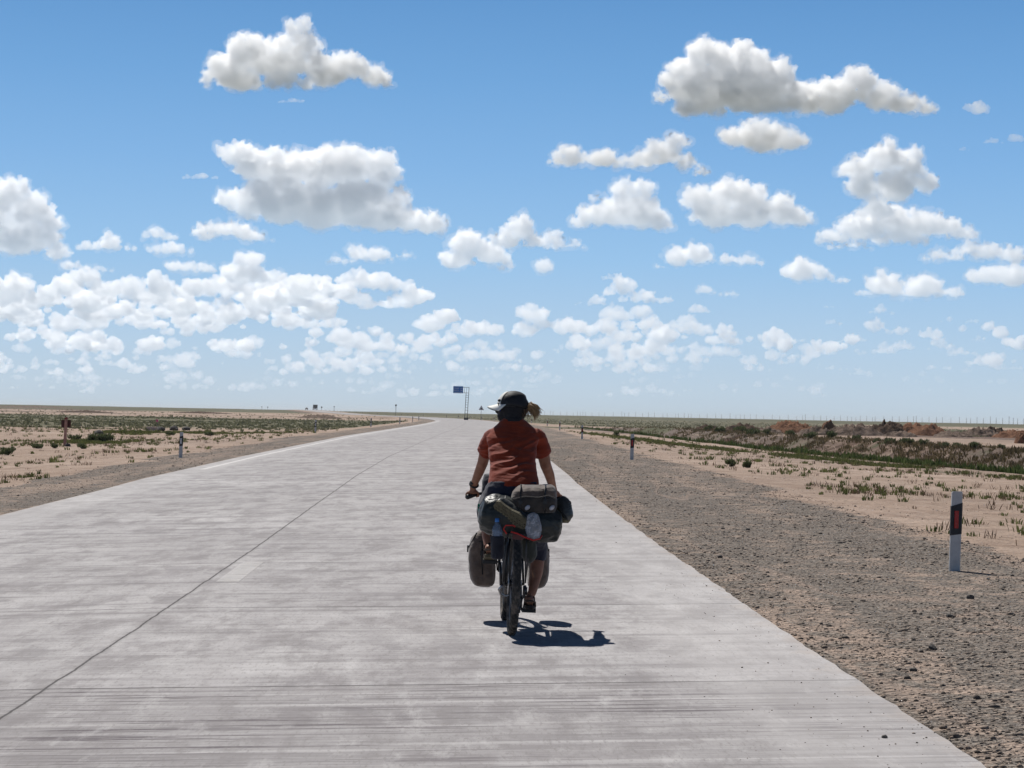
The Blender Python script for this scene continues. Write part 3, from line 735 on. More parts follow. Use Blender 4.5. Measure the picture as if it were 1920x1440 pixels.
xs1, ys1 = scatter(52000, HW+.02, 8.6, 8.6, 110, 1, .9)
dn = fbm2(xs1, ys1, .9, 41, 4); k = (dn+.4*nrs.rand(len(dn)) > .62) & (nrs.rand(len(dn)) > ys1/140); xs1, ys1 = xs1[k], ys1[k]
xs2, ys2 = scatter(5000, HW+.02, 7.2, 26, 90, -1, .9)
xs3, ys3 = scatter(1500, HW+.02, HW+.5, 8.6, 60, 1, 1.5)
xs5, ys5 = scatter(9000, 8.0, 26, 20, 110, 1, 1.3); xs6, ys6 = scatter(5000, 6.8, 26, 34, 120, -1, 1.3)
k5 = fbm2(xs5, ys5, .5, 61, 3) > .5; xs5, ys5 = xs5[k5], ys5[k5]; k5 = fbm2(xs6, ys6, .5, 61, 3) > .5; xs6, ys6 = xs6[k5], ys6[k5]
X_ = np.concatenate([xs1, xs2, xs3, xs5, xs6]); Y_ = np.concatenate([ys1, ys2, ys3, ys5, ys6])
sz = np.exp(nrs.normal(-5.0, .5, len(X_)))*(1+Y_*.004); sz = np.clip(sz, .003, .034)
tag(stones('gravel', np.stack([X_, Y_, ground(X_, Y_)+sz*.2], -1), sz, STONE), 'loose grey gravel spread over the road shoulders', 'gravel', None, 'stuff')
x4 = HW-np.abs(nrs.normal(0, .5, 520)); y4 = 8.8*(48/8.8)**nrs.rand(520); kk = x4 > 2.6; y4 = y4[kk]; x4 = xc(y4)+x4[kk]
sz = np.clip(np.exp(nrs.normal(-5.75, .4, len(x4))), .002, .012)
tag(stones('loose_grit', np.stack([x4, y4, roadz(x4, y4)+sz*.3], -1), sz, STONE), 'scattered dark grit lying on the right edge of the concrete', 'grit', None, 'stuff')
# a few larger rocks one can point at
def rock(px, Y, r, label, seed, onroad=False):
    b = MB(); q = random.Random(seed); r *= .8; b.ball((0, 0, 0), (r, r*.8, r*.62), seg=9, rg=6)
    b.v = [tuple(Vector(v)*(1+.35*(noise.noise(Vector(v)/r*1.3+Vector((seed, 0, 0)))))) for v in b.v]
    o = b.build('rock', ROCKM, None, sm=False); X = (px-960)/F*Y; z = float(roadz(X, Y)) if onroad else gz(X, Y)
    o.location = (X, Y, z+r*.3); o.rotation_euler = (0, 0, seed); tag(o, label, 'rock', 'loose rocks'); return o
ROCKM = simple('dark_rock', (.075, .068, .062), .85, .3, 30)
for i, (px, Y, r, lb) in enumerate([(1670, 10.0, .022, 'small dark stone lying on the concrete near the bottom right'), (1757, 14.2, .045, 'dark grey rock in the gravel below the nearest marker post'),
        (1407, 27.8, .04, 'dark rock on the gravel near the concrete edge, upper of the shoulder rocks'), (1356, 22.9, .045, 'dark rock in a gravel patch close to the concrete edge'),
        (1825, 18.0, .05, 'largest dark rock in the lower right gravel'), (1788, 16.4, .04, 'grey rock lower right beside the darker shoulder stones'), (1722, 13.0, .035, 'small rock in the sandy strip at the lower right'),
        (187, 123, .42, 'long dark lump on the sand behind the rusty plate sign'), (328, 148, .45, 'dark lump on sand beyond the nearest left marker post'), (351, 150, .4, 'rightmost dark lump on the far left sand'),
        (129.5, 89.5, .2, 'dark stone at the foot of the rusty plate sign'), (303, 143, .4, 'round dark lump below the pink flag')]):
    rock(px, Y, r, lb, i+1, i == 0)

def tufts(name, X, Y, hts, m, blades=10, wid=.016, spread=.5, seed=1):
    q = np.random.RandomState(seed); N = len(X); Z = ground(X, Y)
    B = blades; M_ = N*B
    cx = np.repeat(X, B)+q.normal(0, 1, M_)*np.repeat(hts, B)*.28*spread*2
    cy = np.repeat(Y, B)+q.normal(0, 1, M_)*np.repeat(hts, B)*.28*spread*2
    cz = np.repeat(Z, B)-.005
    h = np.repeat(hts, B)*(.45+.6*q.rand(M_)); a = q.rand(M_)*6.283; ln = h*spread*(.2+.6*q.rand(M_)); wd = wid*(.6+.8*q.rand(M_))*np.repeat(hts/.15, B)**.5
    b = q.rand(M_)*6.283
    v0 = np.stack([cx-np.cos(b)*wd/2, cy-np.sin(b)*wd/2, cz], -1); v1 = np.stack([cx+np.cos(b)*wd/2, cy+np.sin(b)*wd/2, cz], -1)
    mx = cx+np.cos(a)*ln*.5; my = cy+np.sin(a)*ln*.5
    v2 = np.stack([mx+np.cos(b)*wd*.6, my+np.sin(b)*wd*.6, cz+h*.6], -1); v3 = np.stack([mx-np.cos(b)*wd*.6, my-np.sin(b)*wd*.6, cz+h*.6], -1)
    v4 = np.stack([cx+np.cos(a)*ln, cy+np.sin(a)*ln, cz+h], -1)
    V_ = np.stack([v0, v1, v2, v3, v4], 1).reshape(-1, 3)
    i0 = np.arange(M_)*5
    F_ = np.concatenate([np.stack([i0, i0+1, i0+2], -1), np.stack([i0, i0+2, i0+3], -1), np.stack([i0+3, i0+2, i0+4], -1)])
    me = np_mesh(name, V_, F_); at_ = me.attributes.new('tone', 'FLOAT', 'POINT')
    at_.data.foreach_set('value', np.repeat(np.clip(np.repeat(q.rand(N), B)*.7+q.rand(M_)*.4, 0, 1), 5).astype(np.float32)); return link(name, me, None, m)
GREEN = leafmat('salt_plant_green', (.075, .095, .028, 1), (.19, .20, .075, 1)); DRY = leafmat('dry_twigs', (.06, .035, .022, 1), (.20, .14, .09, 1))
def pick(N, f, xr, yr, seed):
    """rejection scatter, log-uniform in distance so that near and far get a like share"""
    q = np.random.RandomState(seed); y = yr[0]*(yr[1]/yr[0])**q.rand(N); tt = xr[0]+(xr[1]-xr[0])*q.rand(N); x = tt*y
    p = f(x, y); k = q.rand(N) < p; return x[k], y[k]
def side_s(x, y): return x-xc(y)
# right: dense strip and sprinkled plants on the bench
fR = lambda x, y: np.exp(-((x-xd(y)+4.5+.02*(y-60))/.85)**2)*sstep(.38, .55, fbm2(x, y, .35, 23, 3))*(side_s(x, y) > 8)*sstep(20, 26, y)
X1, Y1 = pick(110000, fR, (.03, .3), (20, 170), 1)
fS = lambda x, y: (.05+.5*sstep(.52, .7, fbm2(x, y, .3, 51, 3)))*sstep(8.4, 11, side_s(x, y))*(x-xd(y) < -.6)*.34
X2, Y2 = pick(60000, fS, (.02, .3), (22, 230), 2)
fL = lambda x, y: (.04+.55*sstep(.52, .68, fbm2(x, y, .25, 52, 3)))*sstep(6.8, 8.5, -side_s(x, y))*.25
X3, Y3 = pick(60000, fL, (-.28, -.02), (34, 150), 3)
fP = lambda x, y: np.exp(-(((x+19.8)/1.25)**2+((y-99)/3.2)**2))*sstep(.3, .5, fbm2(x, y, .5, 53, 3))
X4, Y4 = pick(40000, fP, (-.26, -.1), (80, 125), 4)
X4b, Y4b = pick(30000, lambda x, y: np.exp(-(((x+21.5)/4)**2+((y-133)/4)**2))*sstep(.42, .55, fbm2(x, y, .3, 54, 3))*.7, (-.2, -.09), (122, 146), 14)
Xg = np.concatenate([X1, X2[::2], X3[::2], X4, X4b]); Yg = np.concatenate([Y1, Y2[::2], Y3[::2], Y4, Y4b])
hg = (.05+.085*nrs.rand(len(Xg)))*(1+Yg*.003)
tag(tufts('salt_plants', Xg, Yg, hg, GREEN, 16, .02, .75, 5), 'low green salt plants sprinkled over the pale sand', 'plants', None, 'stuff')
Xb = np.concatenate([X2[1::2], X3[1::2]]); Yb = np.concatenate([Y2[1::2], Y3[1::2]])
tag(tufts('dry_plants', Xb, Yb, (.05+.09*nrs.rand(len(Xb)))*(1+Yb*.003), DRY, 9, .012, .9, 6), 'dry brown twiggy plants among the green ones', 'plants', None, 'stuff')
# ditch reeds and bank scrub
fD = lambda x, y: sstep(-.9, -.1, x-xd(y))*(1-sstep(2.6, 3.8, x-xd(y)))*sstep(30, 42, y)*(1-sstep(230, 300, y))
X5, Y5 = pick(110000, fD, (.03, .32), (30, 300), 7)
tag(tufts('ditch_reeds', X5, Y5, (.14+.22*nrs.rand(len(X5)))*(.7+.8*fbm2(X5, Y5, .3, 71, 3)), leafmat('reed_green', (.05, .08, .022, 1), (.13, .16, .055, 1)), 7, .03, .3, 8), 'dense dark green reeds growing along the ditch', 'reeds', None, 'stuff')
fB = lambda x, y: sstep(2.4, 3.4, x-xd(y))*(1-sstep(7.0, 8.5, x-xd(y)))*(.12+.7*sstep(.45, .6, fbm2(x, y, .5, 55, 3)))*sstep(30, 42, y)*(1-sstep(230, 300, y))*.9
X6, Y6 = pick(130000, fB, (.03, .34), (30, 300), 9)
tag(tufts('bank_scrub', X6, Y6, .12+.22*nrs.rand(len(X6)), leafmat('scrub_mix', (.09, .075, .035, 1), (.20, .15, .09, 1)), 9, .03, .8, 10), 'brown and green scrub covering the ditch bank', 'scrub', None, 'stuff')
# far green flats, as low clumps standing on the plain
gmf = lambda x, y: green_mask(x, y)*sstep(.3, .6, fbm2(x, y, .08, 56, 3))*((side_s(x, y) < -9) | (x-xd(y) > 9))
X7, Y7 = pick(42000, gmf, (-.3, .3), (138, 900), 11)
tag(tufts('plain_scrub', X7, Y7, (.10+.12*nrs.rand(len(X7)))*(1+Y7*.0004), leafmat('plain_green', (.12, .125, .065, 1), (.25, .24, .15, 1)), 6, .09, .9, 12), 'low green scrub spread over the far plain', 'scrub', None, 'stuff')

# ------------------------------------------------------------------ single shrubs
SHM = leafmat('shrub_leaves', (.06, .08, .035, 1), (.16, .18, .09, 1), 6); STM = simple('shrub_stem', (.10, .07, .045), .9)
def shrub(px, Y, wid, hei, label, group, seed, X=None):
    q = np.random.RandomState(seed); N = 420
    lob = np.stack([q.uniform(-.32, .32, 6)*wid, q.uniform(-.25, .25, 6)*wid, q.uniform(.35, .7, 6)*hei], -1)
    li = q.randint(0, 6, N); d = q.normal(0, 1, (N, 3)); d /= np.linalg.norm(d, axis=1)[:, None]
    P_ = lob[li]+d*np.array([wid*.24, wid*.24, hei*.34])*(q.rand(N, 1)**.4); P_[:, 2] = np.abs(P_[:, 2])
    up = d*.5+np.array([0, 0, .8]); L = (.05+.05*q.rand(N, 1))*max(wid, .5)/.6; sd = np.cross(up, q.normal(0, 1, (N, 3))); sd /= np.linalg.norm(sd, axis=1)[:, None]
    up /= np.linalg.norm(up, axis=1)[:, None]
    V_ = np.stack([P_-sd*L*.3, P_+sd*L*.3, P_+up*L*1.3], 1).reshape(-1, 3); F_ = np.arange(N*3).reshape(-1, 3)
    if X is None: X = (px-960)/F*Y
    r = empty('shrub', (X, Y, gz(X, Y)-.02)); tag(r, label, 'shrub', group)
    me = np_mesh('foliage', V_, F_); a_ = me.attributes.new('tone', 'FLOAT', 'POINT'); a_.data.foreach_set('value', np.repeat(q.rand(N), 3).astype(np.float32)); link('foliage', me, r, SHM)
    b = MB()
    for k in range(5): b.tube([(0, 0, -.03), tuple(lob[k]*.6), tuple(lob[k])], [.012, .009, .005], 5)
    b.build('stem', STM, r)
for i, (px, Y, w_, h_, lb) in enumerate([(18, 74, .56, .3, 'dense round green shrub on the sand by the left edge of the photo'), (74, 84, .5, .2, 'flat green shrub left of the rusty plate sign'),
        (104, 86, .35, .18, 'small green shrub just left of the foot of the rusty plate sign'), (157, 86, .45, .24, 'rounded shrub below the green patch, right of the rusty plate sign'),
        (180, 99, .8, .4, 'fullest shrub in the green patch behind the rusty plate sign'), (204, 99, .8, .42, 'right hand shrub in the green patch behind the rusty plate sign'),
        (140, 101, .7, .3, 'left hand shrub in the green patch behind the rusty plate sign'), (322, 125, .7, .22, 'low shrub left of the nearest left marker post'), (396, 126, .6, .2, 'low shrub right of the nearest left marker post'),
        (1372, 60.5, .32, .2, 'green shrub on the sand below the ditch, left of its neighbour'), (1404, 60, .26, .2, 'smaller green shrub beside a larger one below the ditch'), (1158, 150, .5, .5, 'lone round shrub right of the third marker post')]):
    shrub(px, Y, w_, h_, lb, 'green shrubs on the sand', 100+i)
prev = 0
for i, px in enumerate([1330, 1352, 1386, 1412, 1437, 1480, 1522, 1560, 1607, 1645, 1673, 1703, 1735, 1770, 1800, 1835, 1880]):
    Ys = np.linspace(40, 260, 900); dd = (px-960)/F*Ys-(xd(Ys)+6.3+((i*7) % 3)*.3); k = int(np.argmin(np.abs(dd))); Y = float(Ys[k])
    sc_ = Y/100
    shrub(px, Y, (.45+.3*((i*5) % 4)/3)*sc_*1.0, .30*sc_+.08*((i*3) % 3), ['bush on the crest of the ditch bank, %s from the left'][0] % ['first', 'second', 'third', 'fourth', 'fifth', 'sixth', 'seventh', 'eighth', 'ninth', 'tenth', 'eleventh', 'twelfth', 'thirteenth', 'fourteenth', 'fifteenth', 'sixteenth', 'last'][i],
          'bushes along the ditch bank', 200+i)

# ------------------------------------------------------------------ dug earth mounds
def moundmat(name, a, b):
    n = NT(name); p = n.n('NewGeometry').outputs['Position']; f = n.noise(p, 1.1, 6, .7)
    n.set(base=n.mix(n.ss(f, .35, .65), a, b), rough=.95, spec=.1, normal=n.bump(n.noise(p, 4, 5, .7), .9, .3)); return n.m
MO = {'rust': moundmat('rust_earth', (.13, .062, .038, 1), (.27, .145, .09, 1)), 'grey': moundmat('grey_earth', (.085, .062, .05, 1), (.24, .18, .145, 1)),
      'dark': moundmat('dark_earth', (.045, .03, .024, 1), (.13, .085, .062, 1))}
def mound(px, Y, wpx, hpx, col, label, seed, depth=.9):
    s = Y/F; W_, Hh, D_ = wpx*s, hpx*s, wpx*s*depth; nx, ny = 46, 24
    u, v = np.meshgrid(np.linspace(-1, 1, nx), np.linspace(-1, 1, ny), indexing='ij')
    X = (px-960)/F*Y+u*W_/2; Yv = Y+v*D_/2; r2 = np.clip(1-np.sqrt(u**2+v**2)**1.6, 0, 1)
    nz = fbm2(X+seed*13, Yv, 2.2/max(Hh, .6), seed, 5); rid = 1-np.abs(fbm2(X+seed*5, Yv, 1.1/max(Hh, .6), seed+3, 4)-.5)*2
    Z = ground(X, Yv)-.08+Hh*1.75*(r2**.65)*(.05+.8*nz+.35*rid**3)*1.0
    idx = np.arange(nx*ny).reshape(nx, ny); F_ = np.stack([idx[:-1, :-1], idx[1:, :-1], idx[1:, 1:], idx[:-1, 1:]], -1).reshape(-1, 4)
    o = link('dirt_mound', np_mesh('dirt_mound', np.stack([X, Yv, Z], -1).reshape(-1, 3), F_), None, MO[col]); tag(o, label, 'dirt mound', 'mounds of dug earth')
for i, a in enumerate([(1330, 232, 60, 8, 'dark', 'low dark mound, leftmost of the dug earth heaps'), (1395, 225, 80, 12, 'dark', 'long dark brown heap left of the rust coloured mound'),
        (1348, 168, 110, 6, 'dark', 'flat dark turned earth patch in front of the leftmost heaps'), (1485, 222, 105, 17, 'rust', 'large rust brown mound, left one of two'), (1557, 228, 34, 24, 'rust', 'small square topped rust brown heap'),
        (1535, 196, 80, 13, 'grey', 'low grey heap in front of the small square topped heap'), (1605, 200, 110, 18, 'grey', 'pale grey cone shaped mound at the middle of the heaps'), (1665, 215, 90, 20, 'dark', 'dark broken heap between the pale mound and the right rust mound'),
        (1728, 215, 115, 18, 'rust', 'large rust orange mound, right one of two'), (1690, 190, 70, 10, 'grey', 'low rubble heap in front of the right rust mound'), (1790, 205, 80, 10, 'grey', 'grey broken ground right of the right rust mound'),
        (1840, 222, 90, 13, 'grey', 'grey heap near the right edge of the plain'), (1868, 226, 40, 17, 'dark', 'small dark peak near the right edge'), (1905, 214, 90, 12, 'rust', 'long red brown heap at the right edge of the photo'),
        (1440, 210, 60, 9, 'grey', 'low grey rubble left of the large left rust mound'), (1918, 150, 30, 17, 'rust', 'brown heap of broken slabs at the right edge, nearest of the heaps'),
        (1610, 340, 300, 7, 'dark', 'long dark ridge of earth far behind the heaps'), (1400, 300, 160, 6, 'grey', 'long faint ridge behind the left heaps')]):
    mound(*a, seed=i+1)
for i, a in enumerate([(160, 520, 120, 3, 'dark', 'low dark ridge on the far left plain'), (380, 640, 120, 3, 'dark', 'low dark ridge right of the one on the far left plain'), (60, 900, 160, 3, 'grey', 'grey ridge near the left horizon'),
        (600, 420, 90, 6, 'grey', 'low ridge in front of the truck on the left rise')]):
    mound(*a, seed=i+31)

# ------------------------------------------------------------------ far things: utility poles, signs, truck, car
PM = simple('grey_pole', (.14, .14, .145), .7)
b = MB(); b.tube([(0, 0, 0), (0, 0, 9.5)], [.30, .22], 6); b.box((0, 0, 8.6), (1.9, .14, .16)); b.box((0, 0, 7.6), (1.3, .12, .14))
pole0 = b.build('utility_pole', PM)
q = random.Random(4); x = 1014; i = 0; fx = []
while x < 1925:
    fx.append(x); x += q.choice([5, 8, 11, 12, 13, 14, 16])
fx = fx[:]
for i, x in enumerate(fx):
    tt_ = (x-1000)/920; D = 4300-1500*tt_+q.uniform(-350, 350)
    o = pole0 if i == 0 else pole0.copy()
    if i: S.collection.objects.link(o)
    X = (x-960)/F*D; o.location = (X, D, gz(X, D)); o.rotation_euler = (0, 0, q.uniform(.5, 1.2)); o.scale = (1, 1, q.uniform(.85, 1.1))
    tag(o, 'thin grey utility pole in the long row along the right horizon', 'utility pole', 'utility poles along the horizon')
STEEL = simple('galvanised_steel', (.16, .17, .18), .45, .2, 4, metal=.5)
DARKST = simple('dark_steel', (.05, .055, .062), .5, .2, 4)
BLUE = simple('blue_sign_face', (.003, .13, .43), .4, .08, 2, bump=0)
WTXT = simple('white_lettering', (.75, .76, .78), .4, .05, 2, bump=0)
def gantry():
    D = 405.0; B = at(873.5, 788, D); r = empty('road_sign_gantry', (B.x, B.y, gz(B.x, D))); s = D/F
    tag(r, 'tall steel gantry on two legs holding a blue road sign over the far road', 'sign gantry')
    b = MB(); b.tube([(-2.6*s, 0, -.2), (-1.8*s, 0, 25*s), (-1.0*s, 0, 51.5*s)], [.06, .055, .05], 8); leg1 = b.build('leg', DARKST, r)
    b = MB(); b.tube([(2.4*s, 0, -.2), (3.2*s, 0, 31*s), (4.3*s, 0, 62*s)], [.06, .055, .05], 8); b.build('leg', DARKST, r)
    b = MB()
    for k, zz in enumerate([6, 13, 19, 24, 29, 34, 38, 43, 47]): b.tube([(-2.2*s, 0, zz*s), (2.8*s, 0, zz*s)], .028, 6)
    b.build('rung', DARKST, r)
    b = MB(); b.box((.2*s, 0, .25), (8*s, .9, .5)); b.build('footing', simple('dark_footing', (.06, .06, .06), .9), r, sm=False)
    b = MB()
    for zz in (51.5, 62): b.tube([(-17*s, 0, zz*s), (4.3*s, 0, zz*s)], .04, 8)
    for xx in (-4, -.2, 3.9): b.tube([(xx*s, 0, 51.5*s), (xx*s, 0, 62*s)], .028, 6)
    b.build('arm', DARKST, r)
    b = MB(); b.box((-16*s, -.12, 57*s), (18.5*s, .08, 13*s)); sg = b.build('sign_panel', BLUE, r, sm=False)
    for k, (t1, t2) in enumerate([('TALLAP', '139'), ('DARYA', '240'), ('URMANCI', '388')]):
        for tx, xx, al in ((t1, -24.0, 'LEFT'), (t2, -8.2, 'RIGHT')):
            cu = bpy.data.curves.new('txt', 'FONT'); cu.body = tx; cu.size = .29; cu.align_x = al
            o = bpy.data.objects.new('txt', cu); S.collection.objects.link(o); dg = bpy.context.evaluated_depsgraph_get()
            me = bpy.data.meshes.new_from_object(o.evaluated_get(dg)); bpy.data.objects.remove(o)
            l_ = link('lettering', me, sg, WTXT); l_.location = (xx*s, -.165, (60-k*3.9)*s-.14); l_.rotation_euler = (math.pi/2, 0, 0)
    r.rotation_euler = (0, .01, 0)
gantry()
def tri_sign():
    D = 392.0; B = at(901.5, 788, D); r = empty('warning_sign', (B.x, B.y, gz(B.x, D))); s = D/F
    tag(r, 'triangular white warning sign with a dark symbol on a thin pole', 'road sign')
    b = MB(); b.tube([(0, 0, -.2), (0, 0, 23*s)], .035, 8); b.build('pole', STEEL, r)
    def tri(a, z0, y, name, m, th=.02):
        b = MB(); h = a*.866; p = [(-a/2, z0), (a/2, z0), (0, z0+h)]
        vs = [(x, y, z) for x, z in p]+[(x, y+th, z) for x, z in p]
        b.add(vs, [(0, 1, 2), (5, 4, 3), (0, 3, 4, 1), (1, 4, 5, 2), (2, 5, 3, 0)]); return b.build(name, m, r, sm=False)
    tri(.98, 20.5*s, -.03, 'border', simple('dark_red_border', (.12, .06, .07), .5)); f = tri(.70, 20.5*s+.09, -.055, 'face', simple('white_sign_face', (.62, .62, .63), .5))
    b = MB(); b.box((-.07, -.07, 20.5*s+.22), (.12, .02, .2)); b.box((.08, -.07, 20.5*s+.2), (.12, .02, .16)); b.box((0, -.07, 20.5*s+.34), (.16, .02, .1)); b.build('symbol', BLK, r, sm=False)
    r.rotation_euler = (0, .022, 0)
tri_sign()
def round_sign(px, D, hpx, label, r_=1.2):
    s = D/F; X = (px-960)/F*D; r = empty('distant_sign', (X, D, gz(X, D))); tag(r, label, 'road sign')
    b = MB(); b.tube([(0, 0, -.3), (0, 0, hpx*s)], .09, 6); b.build('pole', STEEL, r)
    b = MB(); b.tube([(0, -.12, hpx*s), (0, .02, hpx*s)], r_*s*1.5, 14); b.build('sign_face', DARKST, r)
round_sign(743.3, 700, 20, 'round sign on a tall white pole by the far bend')
round_sign(604, 1250, 6.5, 'small round sign on the skyline right of the truck', 1)
round_sign(627.5, 1120, 9, 'small dark sign on the skyline, second right of the truck', .7)
round_sign(503, 1400, 5, 'thin dark sign on the skyline left of the truck', .7); round_sign(492, 1450, 5, 'leftmost thin sign on the skyline left of the truck', .6)
def truck():
    D = 1450.0; X = (592-960)/F*D; r = empty('truck', (X, D, 2.0)); tag(r, 'dark lorry seen from behind on the crest of the left rise', 'truck')
    r.location.z = gz(X, D)+.1
    dk = simple('truck_tarp', (.018, .024, .03), .7); wh = simple('truck_white', (.7, .7, .7), .5)
    b = MB(); b.box((0, 0, 2.5), (2.5, 7, 2.4)); b.build('cargo_box', dk, r, sm=False)
    b = MB(); b.box((0, 4.9, 1.9), (2.3, 1.9, 2.2)); b.build('cab', wh, r, sm=False)
    b = MB(); b.box((0, 0, 1.15), (2.3, 7, .25)); b.box((-.15, -3.55, .95), (1.2, .08, .5)); b.build('chassis', wh, r, sm=False)
    for x_ in (-1.05, 1.05):
        for y_ in (-2.6, 4.6):
            b = MB(); b.tube([(x_-.18, y_, .5), (x_+.18, y_, .5)], .5, 14); b.build('wheel', BLK, r)
    r.rotation_euler = (0, 0, .2)
truck()
def car():
    D = 1480.0; X = (576-960)/F*D; r = empty('car', (X, D, gz(X, D)+.1)); tag(r, 'tiny dark car on the skyline just left of the truck', 'car')
    dk = simple('car_paint', (.03, .032, .036), .4)
    b = MB(); b.loft([((0, -2.1, .75), (.85, 0, 0), (0, 0, .32)), ((0, -1.9, .8), (.9, 0, 0), (0, 0, .42)), ((0, 1.9, .75), (.9, 0, 0), (0, 0, .38)), ((0, 2.2, .65), (.8, 0, 0), (0, 0, .28))], 16); b.loft([((0, -1.5, 1.1), (.75, 0, 0), (0, 0, .3)), ((0, -.8, 1.25), (.72, 0, 0), (0, 0, .4)), ((0, .5, 1.2), (.72, 0, 0), (0, 0, .38)), ((0, 1.1, 1.0), (.7, 0, 0), (0, 0, .2))], 16); b.build('body', dk, r)
    for x_ in (-.75, .75):
        for y_ in (-1.3, 1.3):
            b = MB(); b.tube([(x_-.1, y_, .33), (x_+.1, y_, .33)], .33, 12); b.build('wheel', BLK, r)
car()
# rusty plate sign on the left sand
def plate_sign():
    D = 90.0; X = (124-960)/F*D; r = empty('plate_sign', (X, D, gz(X, D))); tag(r, 'leaning pinkish post with a dark red rusty plate fixed behind it', 'sign'); s = D/F
    b = MB(); b.box((0, 0, 25*s), (5*s, .07, 52*s)); b.build('post', simple('weathered_pink_wood', (.36, .20, .165), .85, .3, 6), r, sm=False)
    b = MB(); M_ = Matrix.Rotation(-.22, 3, 'Z')@Matrix.Rotation(-.05, 3, 'Y'); b.box((-.5*s, .08, 42*s), (19*s, .012, 14*s), M_); b.build('plate', simple('dark_red_plate', (.06, .012, .012), .7, .3, 6), r, sm=False)
    b = MB(); b.box((0, 0, 52.3*s), (5.6*s, .09, 3.5*s), Matrix.Rotation(-.25, 3, 'Y')); b.build('cap', simple('red_cap', (.16, .015, .012), .6), r, sm=False)
    r.rotation_euler = (0, .035, 0)
plate_sign()
def flag():
    D = 150.0; X = (296.5-960)/F*D; r = empty('marker_flag', (X, D, gz(X, D))); tag(r, 'small bright pink flag on a thin stick above the far left sand', 'flag')
    b = MB(); b.tube([(0, 0, -.1), (.02, 0, .75)], .012, 6); b.build('stick', STEEL, r)
    b = MB(); vs = []; fs = []
    for i in range(6):
        for j in range(4): vs.append((-.1+i*.035, .02*math.sin(i*1.3), .58+j*.06+.01*math.sin(i)))
    for i in range(5):
        for j in range(3): a = i*4+j; fs.append((a, a+4, a+5, a+1))
    b.add(vs, fs); b.build('cloth', simple('pink_cloth', (.5, .09, .2), .7), r)
flag()
b = MB(); b.box((0, 0, .12), (.8, .5, .3)); o = b.build('concrete_block', simple('pale_block', (.42, .34, .29), .9), sm=False)
X = (288-960)/F*146; o.location = (X, 146, gz(X, 146)); o.modifiers.new('b', 'BEVEL').width = .03; tag(o, 'pale low block beside the round dark lump under the pink flag', 'block')

# ------------------------------------------------------------------ the touring bicycle
Y0 = 14.65
def W(px, py, yf=0): return at(px, py, Y0+yf)
BL = Vector((.030, Y0, float(roadz(0, Y0))))
bike = empty('touring_bicycle', BL, (0, .032, .048))
tag(bike, 'loaded black touring bicycle with knobbly tyres, seen from behind under the rider', 'bicycle')
bikeM = Matrix.Translation(BL) @ (Matrix.Rotation(.048, 4, 'Z') @ Matrix.Rotation(.032, 4, 'Y'))
bikeI = bikeM.inverted()
TYRE = simple('tyre_rubber', (.022, .021, .02), .85, .3, 40, dust=.5); FRM = simple('black_frame_paint', (.012, .013, .015), .35, .2, 8, bump=0)
MET = simple('dull_metal', (.32, .32, .33), .35, .2, 30, metal=.9); DMET = simple('dark_metal', (.06, .06, .065), .4, .2, 30, metal=.7); SPK = simple('spoke_steel', (.35, .36, .38), .3, .1, 30, metal=1, bump=0)
PLAS = simple('black_plastic', (.015, .015, .017), .5)
REDC = simple('red_cord', (.42, .018, .015), .6, .2, 60)
def wheel(name, c, lab=None):
    c = Vector(c); t_ = MB(); t_.torus(c, (1, 0, 0), .334, .030, 96, 12, .13); o = t_.build(name, TYRE, bike, sm=False)
    r_ = MB(); r_.torus(c, (1, 0, 0), .300, .013, 64, 8); r_.build('rim', DMET, o)
    s_ = MB()
    for k in range(28):
        a = 2*math.pi*k/28; sd = .028 if k % 2 else -.028; a2 = a+(.5 if k % 4 < 2 else -.5)
        s_.tube([c+Vector((sd, math.cos(a2)*.022, math.sin(a2)*.022)), c+Vector((0, math.cos(a)*.295, math.sin(a)*.295))], .0013, 4, False)
    s_.build('spokes', SPK, o)
    h = MB(); h.tube([c+Vector((-.05, 0, 0)), c+Vector((-.03, 0, 0)), c+Vector((.03, 0, 0)), c+Vector((.05, 0, 0))], [.014, .028, .028, .014], 14); h.build('hub', DMET, o)
    d_ = MB(); d_.tube([c+Vector((-.042, 0, 0)), c+Vector((-.040, 0, 0))], .08, 30); d_.build('brake_disc', MET, o)
    return o
wheel('rear_wheel', (0, 0, .364)); wheel('front_wheel', (0, 1.08, .364))
b = MB()
BB = (0, .44, .31)
b.tube([BB, (0, .21, .82)], .017, 10); b.tube([(0, .23, .76), (0, .86, .83)], .017, 10); b.tube([BB, (0, .85, .72)], .020, 10); b.tube([(0, .83, .86), (0, .90, .66)], .022, 10)
for s_ in (-1, 1):
    b.tube([(s_*.03, .42, .31), (s_*.055, .28, .33), (s_*.066, 0, .364)], .010, 8); b.tube([(s_*.02, .24, .75), (s_*.05, .12, .60), (s_*.066, 0, .364)], .009, 8)
b.tube([(-.04, .44, .31), (.04, .44, .31)], .026, 14)
b.build('frame', FRM, bike)
b = MB(); b.tube([(0, .905, .64), (0, .925, .72)], .02, 8)
for s_ in (-1, 1): b.tube([(s_*.02, .91, .70), (s_*.062, .93, .66), (s_*.066, 1.0, .5), (s_*.062, 1.08, .364)], [.016, .017, .013, .010], 8)
b.build('fork', FRM, bike)
b = MB(); b.tube([(0, .84, .84), (0, .83, .93), (0, .86, .96)], .015, 8); b.build('stem', FRM, bike)
HL = bikeI @ W(893, 926, .86); HR = bikeI @ W(1040, 933, .86); GL = bikeI @ W(879, 931, .80); GR = bikeI @ W(1049, 936, .80)
b = MB(); b.tube([GL, HL, (-.12, .87, .965), (0, .88, .962), (.12, .87, .965), HR, GR], [.011, .012, .013, .014, .013, .012, .011], 10); b.build('handlebar', FRM, bike)
